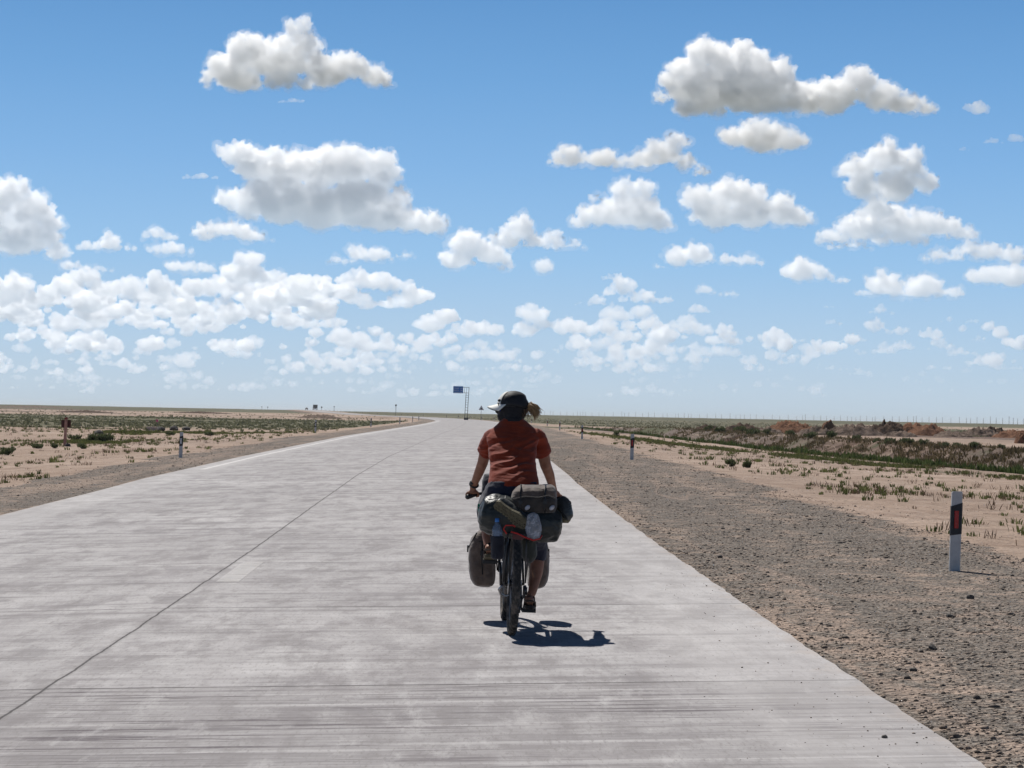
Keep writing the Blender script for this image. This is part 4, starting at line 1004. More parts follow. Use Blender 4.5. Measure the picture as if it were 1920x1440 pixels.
for g0, g1 in ((GL, HL), (GR, HR)):
    b = MB(); dd = (g1-g0).normalized(); b.tube([g0-dd*.025, g0-dd*.01, g1+dd*.01], [.014, .019, .018], 12); b.build('grip', PLAS, bike)
    b = MB(); p = g1+dd*.02; b.tube([p, p+Vector((0, .04, -.01)), p-dd*.07+Vector((0, .07, -.015))], [.006, .007, .005], 8); b.build('brake_lever', DMET, bike)
b = MB(); b.loft([((0, .03, .915), (.068, 0, 0), (0, .004, .018)), ((0, .06, .935), (.078, 0, 0), (0, 0, .024)), ((0, .14, .935), (.06, 0, 0), (0, 0, .024)), ((0, .24, .93), (.025, 0, 0), (0, 0, .02)), ((0, .30, .925), (.014, 0, 0), (0, 0, .014))], 16); b.build('saddle', PLAS, bike)
b = MB(); b.tube([(0, .215, .80), (0, .185, .92)], .0135, 10); b.build('seat_post', DMET, bike)
for s_, ang in ((1, 0), (-1, math.pi)):
    dz = -.172 if s_ > 0 else .168; dy = .02 if s_ > 0 else .0
    b = MB(); b.tube([(s_*.07, .44, .31), (s_*.085, .44+dy, .31+dz)], [(.014, .01), (.010, .008)], 8); b.tube([(s_*.085, .44+dy, .31+dz), (s_*.12, .44+dy, .31+dz)], .008, 8); cr = b.build('crank', DMET, bike)
    b = MB(); PX_ = .14 if s_ > 0 else -.162; b.box((PX_, .44+dy, .31+dz), (.095, .085, .018)); b.box((PX_, .44+dy+.035, .31+dz), (.10, .012, .026)); b.box((PX_, .44+dy-.035, .31+dz), (.10, .012, .026)); b.build('pedal', PLAS, cr, sm=False)
b = MB(); b.torus((.052, .44, .31), (1, 0, 0), .075, .005, 40, 6); b.torus((.046, .44, .31), (1, 0, 0), .055, .005, 36, 6); b.build('chainrings', MET, bike)
b = MB()
for k, rr in enumerate([.065, .055, .046, .038, .031, .025]): b.torus((.026+k*.005, 0, .364), (1, 0, 0), rr, .0022, 36, 5)
b.build('cassette', MET, bike)
b = MB(); b.tube([(.075, 0, .35), (.085, .02, .30), (.06, .05, .25), (.055, .04, .19)], [.012, .014, .010, .008], 8); b.torus((.05, .045, .18), (1, 0, 0), .022, .006, 18, 6); b.torus((.052, .05, .25), (1, 0, 0), .02, .006, 18, 6); b.box((.08, .01, .315), (.03, .05, .05)); b.build('rear_derailleur', DMET, bike)
b = MB(); b.tube([(.052, .44, .385), (.045, 0, .425)], .004, 6); b.tube([(.052, .44, .235), (.052, .05, .16)], .004, 6); b.build('chain', DMET, bike)
b = MB(); b.tube([(-.075, .05, .345), (-.10, .07, .31), (-.085, .10, .275), (-.05, .12, .262), (-.03, .13, .27)], [.010, .011, .010, .009, .006], 8); b.build('kickstand', MET, bike)
b = MB()
for s_ in (-1, 1):
    b.tube([(s_*.06, -.16, .72), (s_*.06, .24, .72)], .006, 6)
    b.tube([(s_*.08, 0, .37), (s_*.065, -.10, .72)], .005, 6); b.tube([(s_*.08, 0, .37), (s_*.065, .14, .72)], .005, 6); b.tube([(s_*.08, 0, .37), (s_*.09, -.02, .60), (s_*.065, .02, .72)], .005, 6)
b.tube([(-.06, -.16, .72), (.06, -.16, .72)], .006, 6); b.tube([(-.06, .24, .72), (.06, .24, .72)], .006, 6); b.tube([(-.06, .04, .72), (.06, .04, .72)], .006, 6)
b.build('rear_rack', DMET, bike)
b = MB(); b.box((0, -.172, .70), (.075, .02, .035)); b.build('rear_light', simple('dark_red_lens', (.06, .006, .006), .2), bike, sm=False)
b = MB()
for s_ in (-1, 1):
    b.tube([(s_*.075, 1.08, .37), (s_*.10, 1.0, .60)], .005, 6); b.tube([(s_*.075, 1.08, .37), (s_*.10, 1.18, .60)], .005, 6); b.tube([(s_*.10, .95, .60), (s_*.10, 1.24, .60)], .006, 6)
b.tube([(-.10, 1.0, .755), (-.10, .98, .60)], .005, 6); b.build('front_rack', DMET, bike)
b = MB()
for s_ in (-1, 1): b.tube([bikeI@W(920+18*(s_ > 0), 1002, -.14)+Vector((0, 0, 0)), bikeI@W(922+16*(s_ > 0), 1046, -.13)], .003, 5)
b.build('cage', DMET, bike)
# cables in front of the bar
b = MB()
b.tube([HL+Vector((.03, .02, 0)), (-.16, 1.0, .99), (-.05, .98, .88), (-.02, .9, .75)], .0028, 5); b.tube([HR+Vector((-.03, .02, 0)), (.16, 1.0, .98), (.05, .98, .88), (.02, .9, .75)], .0028, 5)
b.build('cables', PLAS, bike)

# ------------------------------------------------------------------ luggage (each a thing of its own)
def fabric(name, col, rough=.7, sheen=.2, wr=.5, sc=14, var=.2, dust=None):
    n = NT(name); g_ = n.n('TexCoord').outputs['Object']; f = n.noise(g_, sc, 5, .6); weave = n.noise(g_, 240, 2, .5)
    c = n.mix(n.ss(f, .3, .7), tuple(x*(1-var) for x in col[:3])+(1,), tuple(min(1, x*(1+var)) for x in col[:3])+(1,))
    if dust: c = n.mix(n.math('MULTIPLY', n.ss(n.noise(g_, 7, 6, .7), .45, .75), dust), c, (.30, .25, .2, 1))
    fo = n.noise(n.mapping(g_, (1, 1, 1.6)), sc*.6, 4, .5, 1.2)
    n.set(base=c, rough=rough, spec=.3, sheen=sheen, normal=n.bump(n.math('ADD', fo, n.math('MULTIPLY', weave, .05)), wr, .02)); return n.m
def wrinkle(seed, amp, sc, aniso=(1, 1, 1)):
    a = Vector(aniso)
    def f(p, n_):
        q = Vector((p.x*a.x, p.y*a.y, p.z*a.z))*sc+Vector((seed*3.1, seed, 0))
        q += noise.noise_vector(q*.4)*.8
        r1 = 1-abs(noise.noise(q))*2; r2 = 1-abs(noise.noise(q*2.1))*2
        return amp*(r1*.7+r2*.35)
    return f
def thing_at(o, label, cat, group=None):
    """re-centre a world-space mesh on its own base point"""
    bb = np.array([v.co[:] for v in o.data.vertices]); c = Vector((float(bb[:, 0].mean()), float(bb[:, 1].mean()), float(bb[:, 2].min())))
    o.data.transform(Matrix.Translation(-c)); o.location = c
    def rec(x):
        for ch in x.children: ch.data.transform(Matrix.Translation(-c)); rec(ch)
    rec(o)
    tag(o, label, cat, group); return o
DKBAG = fabric('dark_green_dry_bag', (.014, .019, .019), .38, .1, .7, dust=.10)
BROWN = fabric('brown_pannier_cloth', (.105, .075, .060), .75, .3, .8, dust=.12); BROWN2 = fabric('dark_brown_cloth', (.042, .034, .029), .75, .2, .7)
REFL = simple('grey_reflective_patch', (.42, .42, .46), .35, .1, 50)
# rolled dry bag lying across the rack
b = MB(); A_, B_ = W(922, 964, .02), W(1028, 984, .02); ax_ = (B_-A_).normalized()
b.tube([A_-ax_*.085, A_-ax_*.06, A_, A_.lerp(B_, .5), B_, B_+ax_*.075, B_+ax_*.09], [.05, .115, .142, .140, .122, .10, .06], 22)
o = b.fused('dry_bag', DKBAG, None, .009, 3, wrinkle(1, .010, 11, (.6, 1, 1)))
b = MB()
for t_ in (.18, .72):
    c = A_.lerp(B_, t_); R_ = .146-.012*t_; b.torus(c, ax_, R_, .007, 40, 6)
b.build('strap', PLAS, o)
thing_at(o, 'big dark green rolled dry bag strapped crosswise on the rear rack', 'dry bag')
# brown square bag on top
b = MB()
cx_, cz_ = W(1001, 934, .08), None
def bx_ring(px0, px1, py, yf, d, k=1.0):
    p0, p1 = W(px0, py, yf), W(px1, py, yf); c = (p0+p1)/2; return (c, (p1-p0)/2, Vector((0, d, 0)))
def sq_loft(mb, rings, n=24, e=.55):
    vs = []; fs = []
    for c, rx, ry in rings:
        for k in range(n):
            a = 2*math.pi*k/n; ca, sa_ = math.cos(a), math.sin(a)
            vs.append(Vector(c)+Vector(rx)*math.copysign(abs(ca)**e, ca)+Vector(ry)*math.copysign(abs(sa_)**e, sa_))
    for i in range(len(rings)-1):
        for k in range(n):
            a = i*n+k; b2 = i*n+(k+1) % n; fs.append((a, b2, b2+n, a+n))
    fs.append(tuple(range(n))[::-1]); fs.append(tuple((len(rings)-1)*n+k for k in range(n))); mb.add(vs, fs)
sq_loft(b, [bx_ring(968, 1038, 961, .03, .09), bx_ring(962, 1042, 956, .03, .12), bx_ring(960, 1043, 944, .03, .13), bx_ring(958, 1043, 932, .03, .12), bx_ring(962, 1042, 921, .03, .115), bx_ring(968, 1040, 914, .05, .10), bx_ring(978, 1034, 909.5, .06, .07)])
o = b.fused('brown_bag', BROWN, None, .008, 3, wrinkle(3, .007, 14, (1, .6, .7)))
b = MB(); sq_loft(b, [bx_ring(966, 1040, 960, -.005, .095), bx_ring(961, 1044, 950, -.005, .108), bx_ring(961, 1044, 938, -.005, .106), bx_ring(966, 1041, 932, -.003, .098)]); b.fused('lower_flap', BROWN2, o, .008, 2, wrinkle(5, .004, 16))
for px_ in (989, 1035):
    b = MB(); c = W(px_, 952, -.122); b.tube([c, c+Vector((0, .012, 0))], [(.021, .014), (.022, .015)], 14); q_ = b.build('reflector', REFL, o)
b = MB(); b.tube([W(962, 936, -.118), W(985, 931, -.127), W(1010, 933, -.127), W(1028, 929, -.123), W(1042, 935, -.11)], .0045, 6); b.build('piping', BROWN2, o)
for px_ in (976, 1022):
    b = MB(); b.tube([W(px_, 961, -.10), W(px_, 950, -.128), W(px_, 938, -.125), W(px_, 926, -.108), W(px_+1, 915, -.075), W(px_+1, 909, .0)], [(.009, .003)]*6, 8); st_ = b.build('strap', PLAS, o)
    b = MB(); b.box(W(px_, 942, -.132), (.030, .010, .022)); b.build('buckle', PLAS, st_, sm=False)
thing_at(o, 'brown square topped bag with two grey reflectors, on top of the load', 'bag')
# pair of hiking shoes tied on the load
SOLE = simple('olive_shoe_sole', (.115, .10, .062), .8, .3, 60, bump=.6, bdist=.006); UPP = fabric('dark_shoe_upper', (.035, .04, .042), .35, .1, .5)
def shoe(toe, heel, face, label, light=True):
    """toe, heel world points; face = direction the sole faces"""
    L = (heel-toe); ln = L.length; d = L.normalized(); f = face.normalized(); f = (f-d*f.dot(d)).normalized(); s_ = d.cross(f)
    r = empty('shoe', (toe+heel)/2); tag(r, label, 'shoe'); o0 = r.location.copy()
    prof = [(.0, .022), (.05, .036), (.18, .047), (.35, .049), (.55, .036), (.75, .034), (.92, .036), (1.0, .022)]
    b = MB(); rings = [(toe+d*(t_*ln)-o0+f*.012, s_*w_, f*.004) for t_, w_ in prof]
    vs, fs = [], []
    for t_, w_ in prof:
        c = toe+d*(t_*ln)-o0
        for q1, q2 in ((-1, .0), (1, .0), (1, .026), (-1, .026)): vs.append(c+s_*w_*q1+f*q2)
    for i in range(len(prof)-1):
        for k in range(4): a = i*4+k; b2 = i*4+(k+1) % 4; fs.append((a, b2, b2+4, a+4))
    fs += [(3, 2, 1, 0), tuple(len(vs)-4+k for k in range(4))]; b.add(vs, fs)
    for i in range(11):                                    # tread lugs
        t_ = .07+i*.085; w_ = np.interp(t_, [p[0] for p in prof], [p[1] for p in prof])
        for q1 in (-.55, .0, .55):
            c = toe+d*(t_*ln)-o0+s_*w_*q1*1.15+f*.028; M_ = Matrix((d, s_, f)).transposed(); b.box(c, (ln*.045, w_*.42, .010), M_)
    b.build('sole', SOLE, r, sm=False)
    b = MB(); b.loft([(toe+d*(t_*ln)-o0-f*h_*.5, s_*w_, f*h_*.5) for t_, w_, h_ in [(.01, .015, .02), (.06, .034, .045), (.2, .044, .06), (.38, .044, .08), (.55, .038, .10), (.75, .036, .10), (.93, .034, .09), (1.0, .02, .06)]], 16)
    b.fused('upper', UPP, r, .007, 2, wrinkle(7, .003, 30))
    b = MB()
    for i in range(4): c = toe+d*((.28+i*.08)*ln)-o0-f*(.072+i*.009); b.tube([c-s_*.03+f*.015, c-f*.006, c+s_*.03+f*.015], .003, 5)
    b.build('laces', PLAS, r)
    return r
shoe(W(989, 985, -.13), W(930, 942, -.11), Vector((-.25, -1, -.45)), 'grey hiking shoe strapped diagonally with its olive treaded sole facing back')
shoe(W(1066, 976, .02), W(1042, 944, .10), Vector((-.4, .3, -1)), 'black laced hiking shoe hanging off the right end of the load')
# panniers on the front rack
def pannier(px0, px1, py0, py1, yf, d, label, seed):
    b = MB(); h = py1-py0
    def rr(fx0, fx1, fy): return bx_ring(px0+(px1-px0)*fx0, px0+(px1-px0)*fx1, py0+h*fy, yf, d)
    sq_loft(b, [(c, rx, ry*k) for (c, rx, ry), k in zip([rr(.42, .80, 1.0), rr(.22, .97, .965), rr(.10, 1, .88), rr(.02, 1, .70), rr(0, 1, .5), rr(.02, 1, .3), rr(.12, 1, .15), rr(.38, .97, .03), rr(.55, .9, 0)], (.6, .85, .95, 1, 1, 1, .95, .8, .5))])
    o = b.fused('pannier', BROWN, None, .009, 3, wrinkle(seed, .007, 12, (1, 1, .5)))
    b = MB(); p0, p1 = W(px0+(px1-px0)*.06, py0+h*.36, yf-d*.9), W(px0+(px1-px0)*.3, py0+h*.06, yf-d*.9)
    b.tube([W(px0+.5, py0+h*.42, yf-d*.2), W(px0+(px1-px0)*.03, py0+h*.3, yf-d*.6), p1], .006, 6); b.build('strap', PLAS, o)
    sx_ = px0+(px1-px0)*.52; b = MB(); b.tube([W(sx_+3, py0+h*.03, yf-d*.85), W(sx_, py0+h*.2, yf-d*1.06), W(sx_-1, py0+h*.5, yf-d*1.08), W(sx_, py0+h*.8, yf-d*1.04)], [(.008, .003)]*4, 8); b.build('front_strap', PLAS, o)
    b = MB(); b.box(W(sx_-.5, py0+h*.42, yf-d*1.1), (.028, .012, .035)); b.build('buckle', PLAS, o, sm=False)
    b = MB(); b.tube([W(px0+(px1-px0)*.04, py0+h*.26, yf-d*.6), W(px0+(px1-px0)*.4, py0+h*.22, yf-d*1.03), W(px0+(px1-px0)*.95, py0+h*.25, yf-d*.8)], .004, 6); b.build('piping', BROWN2, o)
    b = MB(); b.box(W(px0-1, py0+h*.34, yf), (.018, .04, .05)); b.build('buckle', PLAS, o, sm=False)
    thing_at(o, label, 'pannier', 'panniers hung on the front rack'); return o
pannier(879, 928, 993, 1098, 1.05, .15, 'fat brown pannier hanging low on the left of the front wheel', 11)
pannier(1029, 990, 1002, 1101, 1.05, .15, 'brown pannier low on the right, half hidden behind the bare calf', 12)
# bottle, its holder, plastic bag, cords, chequered cloth, small bags
n = NT('clear_blue_plastic'); n.set(base=(.50, .62, .82, 1), rough=.12, trans=.75, ior=1.2, spec=.6); BOT = n.m
def bottle():
    c0, c1 = W(933, 1043, -.12), W(932, 974, -.12); u = (c1-c0); L = u.length; r = empty('water_bottle', c0); tag(r, 'clear plastic water bottle with a blue cap standing in a black sleeve', 'bottle')
    b = MB(); pr_ = [(0, .030), (.03, .036), (.2, .036), (.42, .036), (.5, .034), (.56, .036), (.66, .036), (.74, .036), (.82, .028), (.90, .015), (.96, .013)]
    b.tube([u*t_ for t_, _ in pr_], [q_ for _, q_ in pr_], 20); b.build('bottle_body', BOT, r)
    b = MB(); b.tube([u*.93, u*.935, u*1.03, u*1.035], [.0135, .0165, .0165, .013], 14); b.build('bottle_cap', simple('blue_cap_plastic', (.03, .14, .42), .4), r)
bottle()
b = MB(); b.tube([W(933, 1048, -.12), W(933, 1045, -.12), W(933, 1006, -.12), W(933, 1005, -.12)], [.038, .046, .047, .043], 18)
o = b.fused('bottle_sleeve', fabric('navy_sleeve', (.012, .013, .022), .8), None, .006, 2, wrinkle(15, .002, 30)); thing_at(o, 'dark navy fabric sleeve holding the water bottle on the left of the rear rack', 'bottle sleeve')
n = NT('thin_plastic_film'); g_ = n.n('TexCoord').outputs['Object']
n.set(base=(.62, .64, .70, 1), rough=.25, trans=.35, ior=1.1, spec=.6, alpha=n.math('ADD', .55, n.math('MULTIPLY', n.ss(n.noise(g_, 30, 4, .6, 1.5), .45, .6), .4)), normal=n.bump(n.noise(n.mapping(g_, (1, 1, .35)), 40, 4, .6, 1.2), 1.0, .02)); FILM = n.m
b = MB(); b.tube([W(1001, 1011, -.15), W(1001, 1006, -.15), W(1001, 992, -.15), W(1000, 978, -.15), W(999, 966, -.15), W(1000, 962, -.15)], [.02, .042, .052, .045, .032, .012], 20)
o = b.fused('plastic_bag', FILM, None, .006, 2, wrinkle(21, .010, 22, (1, 1, .4))); thing_at(o, 'crumpled clear plastic bag tied to the right rear of the rack', 'plastic bag')
b = MB(); b.tube([W(950, 1001, -.17), W(944, 992, -.17), W(948, 985, -.17), W(962, 985, -.17), W(966, 988, -.17)], .0055, 7); b.tube([W(958, 997, -.18), W(972, 1001, -.19), W(984, 1007, -.205), W(1000, 1013, -.215), W(1012, 1010, -.2), W(1016, 1004, -.17)], .006, 7)
o = b.build('bungee_cord', REDC); thing_at(o, 'red bungee cord looped under the plastic bag and the dry bag', 'cord')
n = NT('chequered_cloth'); g_ = n.n('TexCoord').outputs['Object']; ck = n.n('TexChecker'); n.l(n.mapping(g_, (1, 1, 2.2), rot=(0, .3, 0)), ck.inputs[0]); ck.inputs['Scale'].default_value = 42
ck.inputs[1].default_value = (.04, .32, .22, 1); ck.inputs[2].default_value = (.008, .02, .018, 1); n.set(base=ck.outputs[0], rough=.85)
b = MB(); p0, p1 = W(896, 945, .35), W(907, 944, .35); q0, q1 = W(898, 972, .35), W(907, 974, .35)
vs = []; fs = []
for i in range(7):
    for j in range(7):
        t_, v_ = i/6, j/6; p = p0.lerp(p1, t_).lerp(q0.lerp(q1, t_), v_)+Vector((0, .012*math.sin(t_*6+v_*2), 0)); vs.append(p)
for i in range(6):
    for j in range(6): a = i*7+j; fs.append((a, a+1, a+8, a+7))
b.add(vs, fs); o = b.build('cloth', n.m); sm_ = o.modifiers.new('s', 'SOLIDIFY'); sm_.thickness = .003
thing_at(o, 'small green and black chequered cloth hanging left of the load', 'cloth')
b = MB(); b.loft([bx_ring(906, 935, 953, .92, .05), bx_ring(903, 938, 930, .92, .08), bx_ring(905, 938, 900, .92, .08), bx_ring(909, 935, 889, .92, .05)], 20)
o = b.fused('handlebar_bag', fabric('blue_black_cloth', (.012, .015, .026), .7), None, .008, 2, wrinkle(31, .005, 15)); thing_at(o, 'dark blue handlebar bag peeking out left of the shorts', 'bag')
b = MB(); b.tube([W(990, 1005, .02), W(991, 1020, .03), W(992, 1042, .04), W(990, 1052, .05)], [.04, .052, .055, .03], 16)
o = b.fused('small_rack_bag', fabric('dark_olive_cloth', (.03, .032, .026), .7), None, .008, 2, wrinkle(33, .006, 14)); thing_at(o, 'small dark olive bag hanging beside the rear wheel on the right', 'bag')

# ------------------------------------------------------------------ the rider
n = NT('skin'); g_ = n.n('TexCoord').outputs['Object']; f = n.noise(g_, 18, 4, .6)
n.set(base=n.mix(n.ss(f, .3, .7), (.22, .095, .055, 1), (.31, .145, .09, 1)), rough=.55, spec=.35); n.b.inputs['Subsurface Weight'].default_value = .08; n.b.inputs['Subsurface Radius'].default_value = (.02, .008, .004); SKIN = n.m
PB = Vector((0, Y0+.2, 0)); rider = None
b = MB()
# torso and neck
b.loft([(W(963, 935, .16), (.15, 0, 0), (0, .10, 0)), (W(963, 905, .17), (.155, 0, 0), (0, .10, 0)), (W(962, 875, .25), (.135, 0, 0), (0, .09, 0)), (W(960, 840, .37), (.15, 0, 0), (0, .09, 0)), (W(961, 815, .44), (.165, 0, 0), (0, .085, 0)), (W(962, 800, .47), (.12, 0, 0), (0, .07, 0)), (W(962, 788, .48), (.055, 0, 0), (0, .055, 0))], 20)
b.tube([W(962, 800, .48), W(962, 785, .49), W(960, 770, .50)], [.058, .054, .055], 14)
HC = W(961.5, 765, .50)
b.ball(HC+Vector((0, 0, .01)), (.098, .076, .108)); b.ball(HC+Vector((-.045, .01, -.055)), (.055, .052, .05)); b.ball(HC+Vector((-.105, .025, -.012)), (.018, .012, .022)); b.ball(HC+Vector((.01, -.070, -.01)), (.016, .008, .025))
# arms
aL = [W(924, 818, .47), W(912, 838, .54), W(905, 868, .60), W(898, 886, .68), W(890, 905, .76), W(886.5, 915, .80)]
b.tube(aL, [.058, .045, .040, .036, .028, .024], 14); b.ball(aL[0], .058)
aR = [W(1005, 818, .47), W(1016, 840, .52), W(1023, 872, .58), W(1030, 890, .66), W(1036, 912, .75), W(1040, 924, .79)]
b.tube(aR, [.060, .047, .042, .038, .029, .024], 14); b.ball(aR[0], .06)
# hands closed round the grips
def hand(mb, wrist, g0, g1, out):
    """wrist point, grip from outer end g0 to inner end g1 (world)"""
    ax = (g1-g0).normalized(); c = g0.lerp(g1, .42); up = Vector((0, -.25, 1)); up = (up-ax*up.dot(ax)).normalized(); fw = ax.cross(up) if (ax.cross(up)).y > 0 else -(ax.cross(up))
    pal = c+up*.030-fw*.012
    mb.tube([wrist, wrist.lerp(pal, .5)+up*.006, pal], [(.024, .020), (.027, .018), (.034, .016)], 12)
    mb.ball(pal, (.036, .03, .018), seg=12, rg=8)
    for i in range(4):
        t_ = (-.030+.0205*i); L_ = [1.0, 1.1, 1.05, .85][i if out < 0 else 3-i]
        p = c+ax*t_; r0 = .031
        pts = []
        for a in (100, 62, 25, -15, -55): aa = math.radians(a); pts.append(p+up*math.sin(aa)*r0*L_**.3+fw*math.cos(aa)*r0*1.05*L_**.5)
        mb.tube(pts, [.0098, .0100, .0090, .0085, .0070], 9); mb.ball(pts[-1], .0070, seg=9, rg=6)
    th = c+ax*.045; pts = [pal+ax*.02-fw*.01, th+up*.012-fw*.022, th-up*.014-fw*.02+ax*.006, th-up*.026+fw*.004+ax*.008]; mb.tube(pts, [.013, .0115, .010, .008], 9); mb.ball(pts[-1], .008, seg=9, rg=6)
gLw0, gLw1 = bikeM@GL, bikeM@HL; gRw0, gRw1 = bikeM@GR, bikeM@HR
hand(b, aL[-1], gLw0, gLw1, -1); hand(b, aR[-1], gRw0, gRw1, 1)
# legs: right stretched to the low pedal, left bent on the high pedal
pedR = bikeM @ Vector((.145, .46, .15)); pedL = bikeM @ Vector((-.165, .44, .487))
lR = [W(986, 935, .17), W(1000, 985, .42), W(1008, 1032, .60), W(1009, 1042, .60), W(1006, 1072, .54), W(998, 1110, .44), pedR+Vector((0, -.03, .085))]
b.tube(lR, [.095, .078, .055, .052, .048, .032, .031], 16)
lL = [W(938, 935, .17), W(925, 945, .45), W(914, 962, .70), W(914, 972, .71), W(917, 1005, .62), W(919, 1035, .50), pedL+Vector((0, -.05, .08))]
b.tube(lL, [.095, .080, .060, .057, .053, .036, .033], 16)
def foot(mb, ped, tilt):
    h = ped+Vector((0, -.10, .035+tilt)); t_ = ped+Vector((.0, .11, .025))
    mb.tube([h+Vector((0, -.015, .02)), h+Vector((0, .03, .028)), ped+Vector((0, 0, .035+tilt*.4)), ped+Vector((0, .07, .026)), t_], [(.026, .030), (.030, .036), (.036, .026), (.042, .018), (.034, .011)], 14)
    for i in range(5):
        x_ = (-.032+i*.016); mb.tube([ped+Vector((x_, .08, .024)), ped+Vector((x_*1.05, .125-abs(i-1)*.007, .018))], [.009, .0075], 8); mb.ball(ped+Vector((x_*1.05, .125-abs(i-1)*.007, .018)), .0078, seg=8, rg=6)
    return h, t_
fR_ = foot(b, pedR, .01); fL_ = foot(b, pedL, .03)
rider = b.fused('person', SKIN, None, .0055, 5)
# --- shirt
SH = NT('rust_red_jersey'); g_ = SH.n('TexCoord').outputs['Object']; f = SH.noise(g_, 9, 4, .6)
SH.set(base=SH.mix(SH.ss(f, .3, .7), (.18, .022, .007, 1), (.255, .034, .010, 1)), rough=.78, spec=.2, sheen=.15, normal=SH.bump(SH.math('ADD', SH.noise(SH.mapping(g_, (.5, 1, 2.0), rot=(0, .3, 0)), 13, 4, .55, 1.0), SH.math('MULTIPLY', SH.noise(g_, 300, 2), .03)), .35, .02)); SHIRT = SH.m
b = MB()
b.loft([(W(963, 911, .165), (.182, 0, 0), (0, .125, .0)), (W(963, 903, .18), (.180, 0, 0), (0, .128, .0)), (W(962.5, 885, .235), (.170, 0, 0), (0, .125, .0)), (W(961, 862, .31), (.165, 0, 0), (0, .122, 0)), (W(961, 838, .385), (.176, 0, 0), (0, .12, 0)), (W(963, 820, .435), (.195, 0, 0), (0, .11, 0)), (W(964, 808, .46), (.175, 0, 0), (0, .10, 0)), (W(964, 799, .47), (.135, 0, 0), (0, .09, 0)), (W(963, 791, .48), (.10, 0, 0), (0, .08, 0)), (W(962, 784, .485), (.068, 0, 0), (0, .066, 0))], 28)
for A_, e_, r0 in ((aL, W(909.5, 849, .565), (.066, .066, .060)), (aR, W(1018, 851, .54), (.070, .069, .063))):
    s0 = A_[0]; b.ball(s0+Vector((0, 0, -.008)), (r0[0], r0[0], r0[0]*.95)); b.tube([s0, s0.lerp(e_, .5), e_], list(r0), 18)
FD = Vector((.35, 0, 1)).normalized()
sst = lambda v: max(0., min(1., v))
def shirt_folds(p, n_):
    c = W(962, 850, .35); d = p-c
    # drag folds fan from the right armpit down to the left hip
    t1 = d.z-.45*d.x+.05*noise.noise(p*6); t2 = d.z+.15*d.x
    w1 = noise.noise(Vector((d.x*3.2, d.y*2, t1*19))); w2 = noise.noise(Vector((d.x*5+9, d.y*2, t2*31)))
    w3 = noise.noise(p*9)
    back = max(0, min(1, .35-n_.y*.9)); low = max(0.25, min(1, 1.15-abs(d.z+.02)*3.2))
    return .0105*back*low*(1-abs(w1)*2.6)*(.5+.5*sst(noise.noise(p*3.5+Vector((4, 0, 0)))*2+.5))+.003*back*low*(1-abs(w2)*2.4)+.006*w3
sh = b.fused('t_shirt', SHIRT, rider, .0052, 7, shirt_folds)
# --- shorts
b = MB()
b.loft([(W(963, 903, .17), (.172, 0, 0), (0, .115, 0)), (W(960, 915, .165), (.188, 0, 0), (0, .125, 0)), (W(958, 935, .165), (.20, 0, 0), (0, .135, 0)), (W(958, 952, .18), (.17, 0, 0), (0, .12, 0))], 26)
b.tube([W(984, 935, .17), W(998, 980, .40), W(1006, 1020, .575), W(1007, 1049, .60)], [.118, .100, .078, .066], 20)
b.tube([W(936, 935, .17), W(924, 944, .44), W(914, 960, .68), W(914, 972, .70)], [.118, .100, .080, .070], 20)
b.fused('shorts', fabric('navy_shorts_cloth', (.010, .012, .028), .8, .2, .6), rider, .007, 3, wrinkle(41, .006, 11))
# --- head gear
CAPB = fabric('black_cap_cloth', (.012, .013, .016), .6, .1, .3); CAPW = simple('white_cap_panel', (.72, .72, .68), .6, .12, 18); CAPU = simple('dark_green_brim_underside', (.06, .085, .07), .7)
MC = Matrix.Rotation(.0, 3, 'Z')
b = MB()
vs = []; fs = []; seg, rg = 32, 12; CC = HC+Vector((.006, -.005, .018)); RX, RY, RZ = .118, .094, .107
for i in range(rg+1):
    th = math.radians(90)*i/rg
    for k in range(seg):
        a = 2*math.pi*k/seg; sx_ = math.sin(th)**.92
        z = RZ*math.cos(th); x = RX*sx_*math.cos(a); y_ = RY*sx_*math.sin(a)
        z -= .10*(x if x < 0 else x*.35)*0+ (.022*max(0, x/RX) if th > .9 else 0)
        vs.append(CC+Vector((x, y_, z)))
for i in range(rg):
    for k in range(seg): a = i*seg+k; b2 = i*seg+(k+1) % seg; fs.append((a, a+seg, b2+seg, b2))
b.add(vs, fs); cap = b.build('cap', CAPB, rider); so_ = cap.modifiers.new('s', 'SOLIDIFY'); so_.thickness = .004
# white front panels, 3 mm proud
b = MB(); vs = []; fs = []; nA, nB = 12, 10
for i in range(nB+1):
    th = math.radians(24+66*i/nB)
    for k in range(nA+1):
        a = math.radians(180-38+76*k/nA); x = (RX+.004)*math.sin(th)**.92*math.cos(a); y_ = (RY+.004)*math.sin(th)**.92*math.sin(a); vs.append(CC+Vector((x, y_, (RZ+.004)*math.cos(th))))
for i in range(nB):
    for k in range(nA): a = i*(nA+1)+k; fs.append((a, a+nA+1, a+nA+2, a+1))
b.add(vs, fs); b.build('front_panel', CAPW, cap)
b = MB(); pc = CC+Vector((-.105, -.052, .035)); b.ball(pc, (.012, .007, .010)); b.tube([pc+Vector((-.008, 0, -.018)), pc+Vector((-.004, -.002, -.035)), pc+Vector((.01, -.012, -.040))], .004, 6); b.build('badge', BLK, cap)
